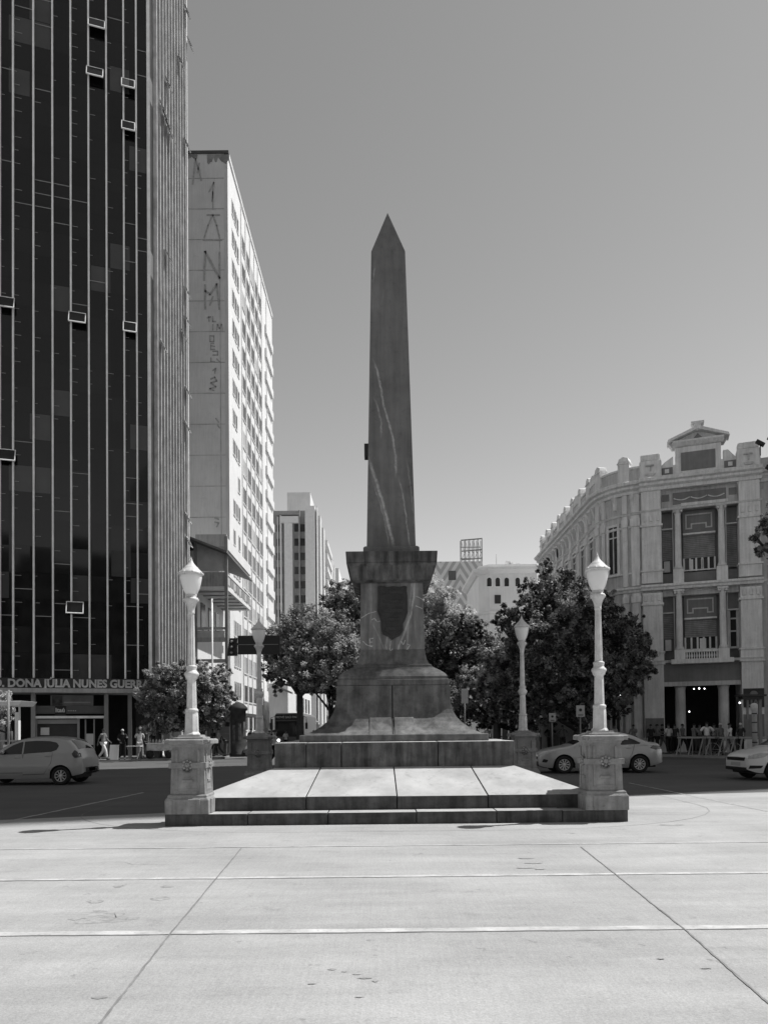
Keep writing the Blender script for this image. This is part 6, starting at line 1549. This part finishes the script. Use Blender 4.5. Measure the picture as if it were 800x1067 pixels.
# kiosk with roller shutter behind the sedan
kx = gz(586, 44.6); ks = thing('shuttered_kiosk', 'dark green-grey newspaper kiosk with roller shutter behind the silver sedan', 'kiosk', (kx, 45.4, .13)); ks['label'] = 'dark newspaper kiosk with a slatted roller shutter behind the silver sedan'
zk = W(586, 748, 45).z
MB().box(-1.15,1.1,0,1.8,0,zk-.2).build('body', M_GREYM, ks); 
q = MB()
for k in range(14): q.box(-1.05,1.0,-.05,-.002,.1+k*.155,.1+k*.155+.125)
q.build('roller_shutter', M_GREYM, ks); MB().box(-1.35,1.3,-.35,1.95,zk-.2,zk-.1).build('roof', M_BLACKM, ks)
k2 = thing('shuttered_kiosk', 'grey slatted newspaper kiosk beneath the left corner tree with a pale corner post', 'kiosk', (gz(228, 47), 47, .13))
zk = W(228, 744, 47).z
MB().box(-.75,.75,0,1.6,0,zk).build('body', M_GREYM, k2); q = MB()
for k in range(10): q.box(-.68,.68,-.05,-.002,.2+k*.24,.2+k*.24+.2)
q.build('roller_shutter', mat('shutter_grey', .2, var=.2), k2); MB().box(-.86,-.76,-.1,.1,0,zk).build('corner_post', M_WHITE, k2); MB().box(-.9,.95,-.3,1.7,zk,zk+.12).build('roof', M_GREYM, k2)
# pavement tree trunk, wrapped and dark
tkx = gz(246, 44); wt = thing('thick_dark_pillar', 'thick dark poster pillar standing on the kerb left of the far left lamp', 'pillar', (tkx, 44.6, .13))
MB().lathe([(.52,0),(.52,.2),(.46,.25),(.46,2.75),(.56,2.8),(.56,2.95),(.3,3.2),(.05,3.3)], n=24).build('drum', mat('poster_pillar_dark', .035, var=.7, sc_=2.5), wt)
for k, a in enumerate((-2.2,-1.4,-.7)):
    q = MB(); q.add([(.468*math.cos(a+i*.08), .468*math.sin(a+i*.08), z) for z in (.8+.2*k,1.9+.1*k) for i in range(6)], [(i,i+1,i+7,i+6) for i in range(5)]); q.build('poster', mat('torn_poster', .10, var=.9, sc_=3), wt)
# cart and stall things on the left pavement
ct = thing('vendor_cart', 'pale vendor cart with goods on the pavement left of the near left pedestal', 'cart', (gz(168, 43), 43, .13))
MB().box(-.75,.75,-.35,.35,.45,.85).build('box', mat('pale_cart', .5, var=.35, sc_=5), ct, .02); MB().box(-.8,.8,-.4,.4,.852,.9).build('top', M_WHITE, ct)
for x in (-.55,.55):
    MB().lathe([(.05,-.02),(.24,-.02),(.24,.02),(.05,.02)], 0, 0, 20, 0, True, 0, Matrix.Translation((x,-.4,.24)) @ Matrix.Rotation(PI/2,4,'X')).build('wheel', M_TYRE, ct)
q = MB(); [q.lathe([(.07,.9),(.08,1.0),(.03,1.12)], -.5+k*.22, random.uniform(-.2,.2), 8) for k in range(5)]; g_o = q.build('goods', mat('goods', .35, var=.6, sc_=8), ct); g_o['kind'] = 'stuff'
bn = thing('low_stone_bench', 'low pale stone bench in the sun left of the vendor cart', 'bench', (gz(155, 43.4), 43.4, .13))
MB().box(-.65,.65,-.25,.25,.32,.42).build('seat', M_PAVE, bn, .01); MB().box(-.6,-.35,-.2,.2,0,.318).build('leg', M_PAVE, bn); MB().box(.35,.6,-.2,.2,0,.318).build('leg', M_PAVE, bn)
tb_ = thing('folding_stall_table', 'small folding stall table beside the person in the light grey shirt', 'table', (gz(140, 42.0), 42.0, .13))
MB().box(-.4,.4,-.25,.25,.72,.76).build('table_top', M_WHITE, tb_)
for x in (-.35,.35): q = MB(); q.bar((x,-.2,.72),(x*.6,.2,0),.03); q.bar((x,.2,.72),(x*.6,-.2,0),.03); q.build('leg', M_GREYM, tb_)
af = thing('folding_board', 'small white folding board on the pavement behind the hatchback', 'sign board', (gz(119.5, 41.6), 41.6, .13))
for s in (-1,1): MB().box(-.25,.25,-.015,.015,0,.85,0,Matrix.Translation((0,s*.2,0)) @ Matrix.Rotation(s*.22,4,'X')).build('panel', M_WHITE, af)
# white columns behind the tree shade: slim posts
for i, (p, lab) in enumerate(((146,'slim pale post left of the corner tree trunk'),(155.5,'slim white post right of the light grey shirted person'),(165.5,'short pale post behind the vendor cart'),(169.5,'grey post directly behind the vendor cart'),(178,'pale post behind the seated vendor'))):
    t = thing('slim_post', lab, 'post', (gz(p, 46.0), 46.0, .13)); zt2 = [W(p,760,46).z, W(p,757,46).z, W(p,760,46).z, W(p,760,46).z, W(p,758,46).z][i]
    MB().lathe([(.09,0),(.09,.1),(.06,.12),(.06,zt2-.1),(.085,zt2-.06),(.085,zt2)], n=12).build('shaft', M_ALU, t); MB().lathe([(.09,zt2+.001),(.03,zt2+.08)], n=12).build('cap', M_GREYM, t)
# bus shelter at the far left
sh = thing('white_shelter', 'white flat roofed shelter on a white column at the far left edge', 'shelter', (gz(18, 37), 37, .13))
z1 = W(18,731,37).z-.13; z2 = W(18,736,37).z-.13
MB().prism([(-.65,z2),(.45,z2),(.65,z1),(-.65,z1)], -.8, .8, 'xz').build('roof', M_WHITE, sh, .02); MB().box(-.05,.13,-.12,.12,0,z2-.3).build('column', M_WHITE, sh, .01)
MB().box(-.32,-.26,-.05,.05,z2-.35,z2-.001).build('hanger', M_GREYM, sh); MB().box(.10,.16,-.05,.05,z2-.5,z2-.001).build('hanger', M_WHITE, sh)
ra = thing('pavement_railing', 'pale horizontal railing beneath the white shelter at the left edge', 'railing', (gz(8, 36.2), 36.2, .0))
MB().bar((-2,0,1.3),(1.2,0,1.3),.12,.08).build('rail', M_BARR, ra); 
for x in (-1.6,-.2,1.1): MB().bar((x,0,0),(x,0,1.25),.06).build('post', M_BARR, ra)
# pole rising at the far left
lp = thing('thin_pole', 'thin dark pole crossing the white shelter at the far left', 'pole', (gz(9, 35.6), 35.6, 0)); MB().tube([(0,0,0),(0,0,W(9,722,35.6).z)], .06, 8).build('shaft', M_GPOLE, lp); MB().box(-.22,.22,-.06,.06,W(9,781,35.6).z,W(9,776,35.6).z).build('plate', M_WHITE, lp)
# overhead sign with signals (its dark back faces us), left of the monument
Yg = 40.0
og = thing('overhead_street_sign', 'large black overhead sign board on a pole behind the far left lamp', 'overhead sign', (gz(270, Yg), Yg, 0))
a = W(248, 682, Yg); b = W(292, 662, Yg)
MB().box(a.x-og.location.x, b.x-og.location.x, -.06, .06, a.z, b.z).build('sign_board', M_BLACKM, og, .02)
MB().box(a.x-og.location.x, b.x-og.location.x, .061, .10, a.z+.05, a.z+.1).build('stiffener', M_GPOLE, og)
MB().box(a.x-og.location.x+.05, b.x-og.location.x-.1, -.07, -.061, (a.z+b.z)/2, (a.z+b.z)/2+.03).build('board_seam', M_GPOLE, og)
MB().tube([(0,.12,0),(0,.12,b.z-.1)], .10, 12).build('pole', M_BLACKM, og); MB().tube([(-1.2,.12,b.z-.45),(1.1,.12,b.z-.45)], .05, 8).build('arm', M_BLACKM, og)
ts = thing('traffic_signal', 'black traffic signal with backing plate at the left end of the overhead sign', 'traffic light', (gz(242, Yg), Yg, 0))
a = W(237, 683.5, Yg); b = W(247.4, 665, Yg); X_ = ts.location.x
MB().prism([(a.x-X_, a.z),(b.x-X_, a.z),(b.x-X_, b.z),(a.x+.12-X_, b.z)], -.05, .05, 'xz').build('backing_plate', M_BLACKM, ts)
for k in range(3):
    z = a.z+.16+k*.30; MB().lathe([(.10,0),(.10,.10)], 0, 0, 14, 0, True, 0, Matrix.Translation((.0,-.05,z)) @ Matrix.Rotation(PI/2,4,'X')).build('visor', M_TRIM, ts)
    MB().lathe([(.07,0),(.07,.02)], 0, 0, 14, 0, True, 0, Matrix.Translation((.0,-.155,z)) @ Matrix.Rotation(PI/2,4,'X')).build('lens', M_GPOLE, ts)
MB().tube([(0.1,.08,b.z-.3),(1.35,.12,b.z-.3)], .05, 8).build('arm', M_BLACKM, ts)
o2_ = thing('overhead_street_sign', 'second dark overhead sign lower down the street, left of the flared base', 'overhead sign', (gz(343, 56), 56, 0))
a = W(307, 723, 56); b = W(338, 713, 56); X_ = o2_.location.x
MB().box(a.x-X_, b.x-X_, -.06, .06, a.z, b.z).build('sign_board', M_BLACKM, o2_, .02); MB().tube([(0,.1,0),(0,.1,b.z)], .1, 10).build('pole', M_BLACKM, o2_); MB().tube([(0,.1,b.z-.3),(a.x-X_+.5,.1,b.z-.3)], .05, 8).build('arm', M_BLACKM, o2_)
# thin street pole with arm in front of the balconies
tp = thing('tall_thin_pole', 'tall thin pale pole in front of the balcony building', 'pole', (gz(221.5, 47.5), 47.5, .13)); ztp = W(221, 626, 47.5).z
MB().tube([(0,0,0),(0,0,ztp)], [.07,.05], 10).build('shaft', M_ALU, tp); MB().tube([(0,0,ztp-.05),(1.1,0,ztp+.12)], .02, 6).build('arm', M_GPOLE, tp)
# far right street light by the classical building
s4 = thing('small_lit_street_lamp', 'small lit globe lamp on a dark post at the corner of the classical building', 'street lamp', (gz(643.5, 42), 42, .13)); z4 = W(643.5,725,42).z-.13
MB().tube([(0,0,0),(0,0,z4-.1)], .045, 8).build('post', M_BLACKM, s4); MB().lathe([(.02,z4-.1),(.11,z4-.06),(.13,z4+.02),(.08,z4+.1),(.01,z4+.13)], n=14).build('globe', mat('lit_globe', .8, emit=4), s4)
# parked cars and a distant vehicle down the street
fc = dup(sedan, (-9.4, 84, 0), math.radians(90), 'distant light sedan parked down the street behind the bus')
fc2 = dup(hatch, (-5.8, 77, 0), math.radians(90), 'distant hatchback coming up the street right of the bus')
fc3 = dup(hatch, (-13.2, 50.5, .13), math.radians(0), 'hatchback parked across the left street corner in shade behind the crouching person')
bpy.data.objects.remove

# more pedestrians and street clutter in the shade
G4 = 'pedestrians on the shaded pavements'
person('dark clothed person standing under the left edge of the corner tree', 152, 786, 'stand', 40, 'dark', 'dark', Y=46.5, group=G4)
person('person in a grey shirt walking past the slatted kiosk', 228, 786, 'walk', -80, 'grey', 'dark', Y=44.6, group=G4)
person('person in dark clothes standing between the poster pillar and the far left lamp', 262, 786, 'stand', 15, 'dark', 'mid', Y=48.5, group=G4)
person('person in a white shirt crossing the street beyond the far left lamp, near the bus', 298, 785, 'walk', 70, 'white', 'black', Y=56, z0=0, group=G4)
person('person in a pale top far down the street right of the bus', 327, 782, 'walk', -60, 'pale', 'dark', Y=66, z0=0, group=G4)
person('person in a mid grey shirt beneath the mottled tree right of the plinth corner', 497, 781, 'walk', 60, 'mid', 'black', Y=48.5, group=G4)
person('person in a pale shirt between the far right lamp and the white signs', 557, 782, 'walk', -70, 'grey', 'dark', Y=47.5, group=G4)
person('person in dark clothes just behind the silver sedan roof', 612, 782, 'stand', 160, 'dark', 'dark', Y=44.5, group=G4)
person('person in a pale shirt under the dark tree right of the near right lamp pole', 640, 784, 'stand', 20, 'pale', 'dark', Y=44.5, group=G4)
person('person with raised arm at the foot of the classical building corner', 660, 785, 'reach', -40, 'grey', 'black', Y=44.3, group=G4)
person('person in black between the sedan boot and the entrance', 690, 786, 'walk', 85, 'black', 'mid', Y=43.6, group=G4)
person('person in a mid grey top behind the barrier below the left entrance column', 711, 787, 'walk', 100, 'mid', 'black', Y=42.6, group=G4)
cb_ = thing('overhead_cable', 'thin overhead cable sagging from the black sign board towards the pedestal', 'cable', (0,0,0))
A = W(292,664,40); B = W(376,712,52); P_ = [A.lerp(B, t/10)-Vector((0,0,.5*math.sin(PI*t/10))) for t in range(11)]
MB().tube(P_, .018, 5).build('wire', M_BLACKM, cb_)
for i, (px, lab) in enumerate(((432,'dark litter bin right of the pedestal under the trees'),(533,'dark litter bin beside the far right lamp'),(655,'dark litter bin at the classical building corner'))):
    t = thing('litter_bin', lab, 'litter bin', (gz(px, 45.5), 45.5, .13)); MB().lathe([(.2,0),(.24,.8),(.27,.82),(.27,.9),(.15,.95)], n=16).build('bin', M_BLACKM, t)
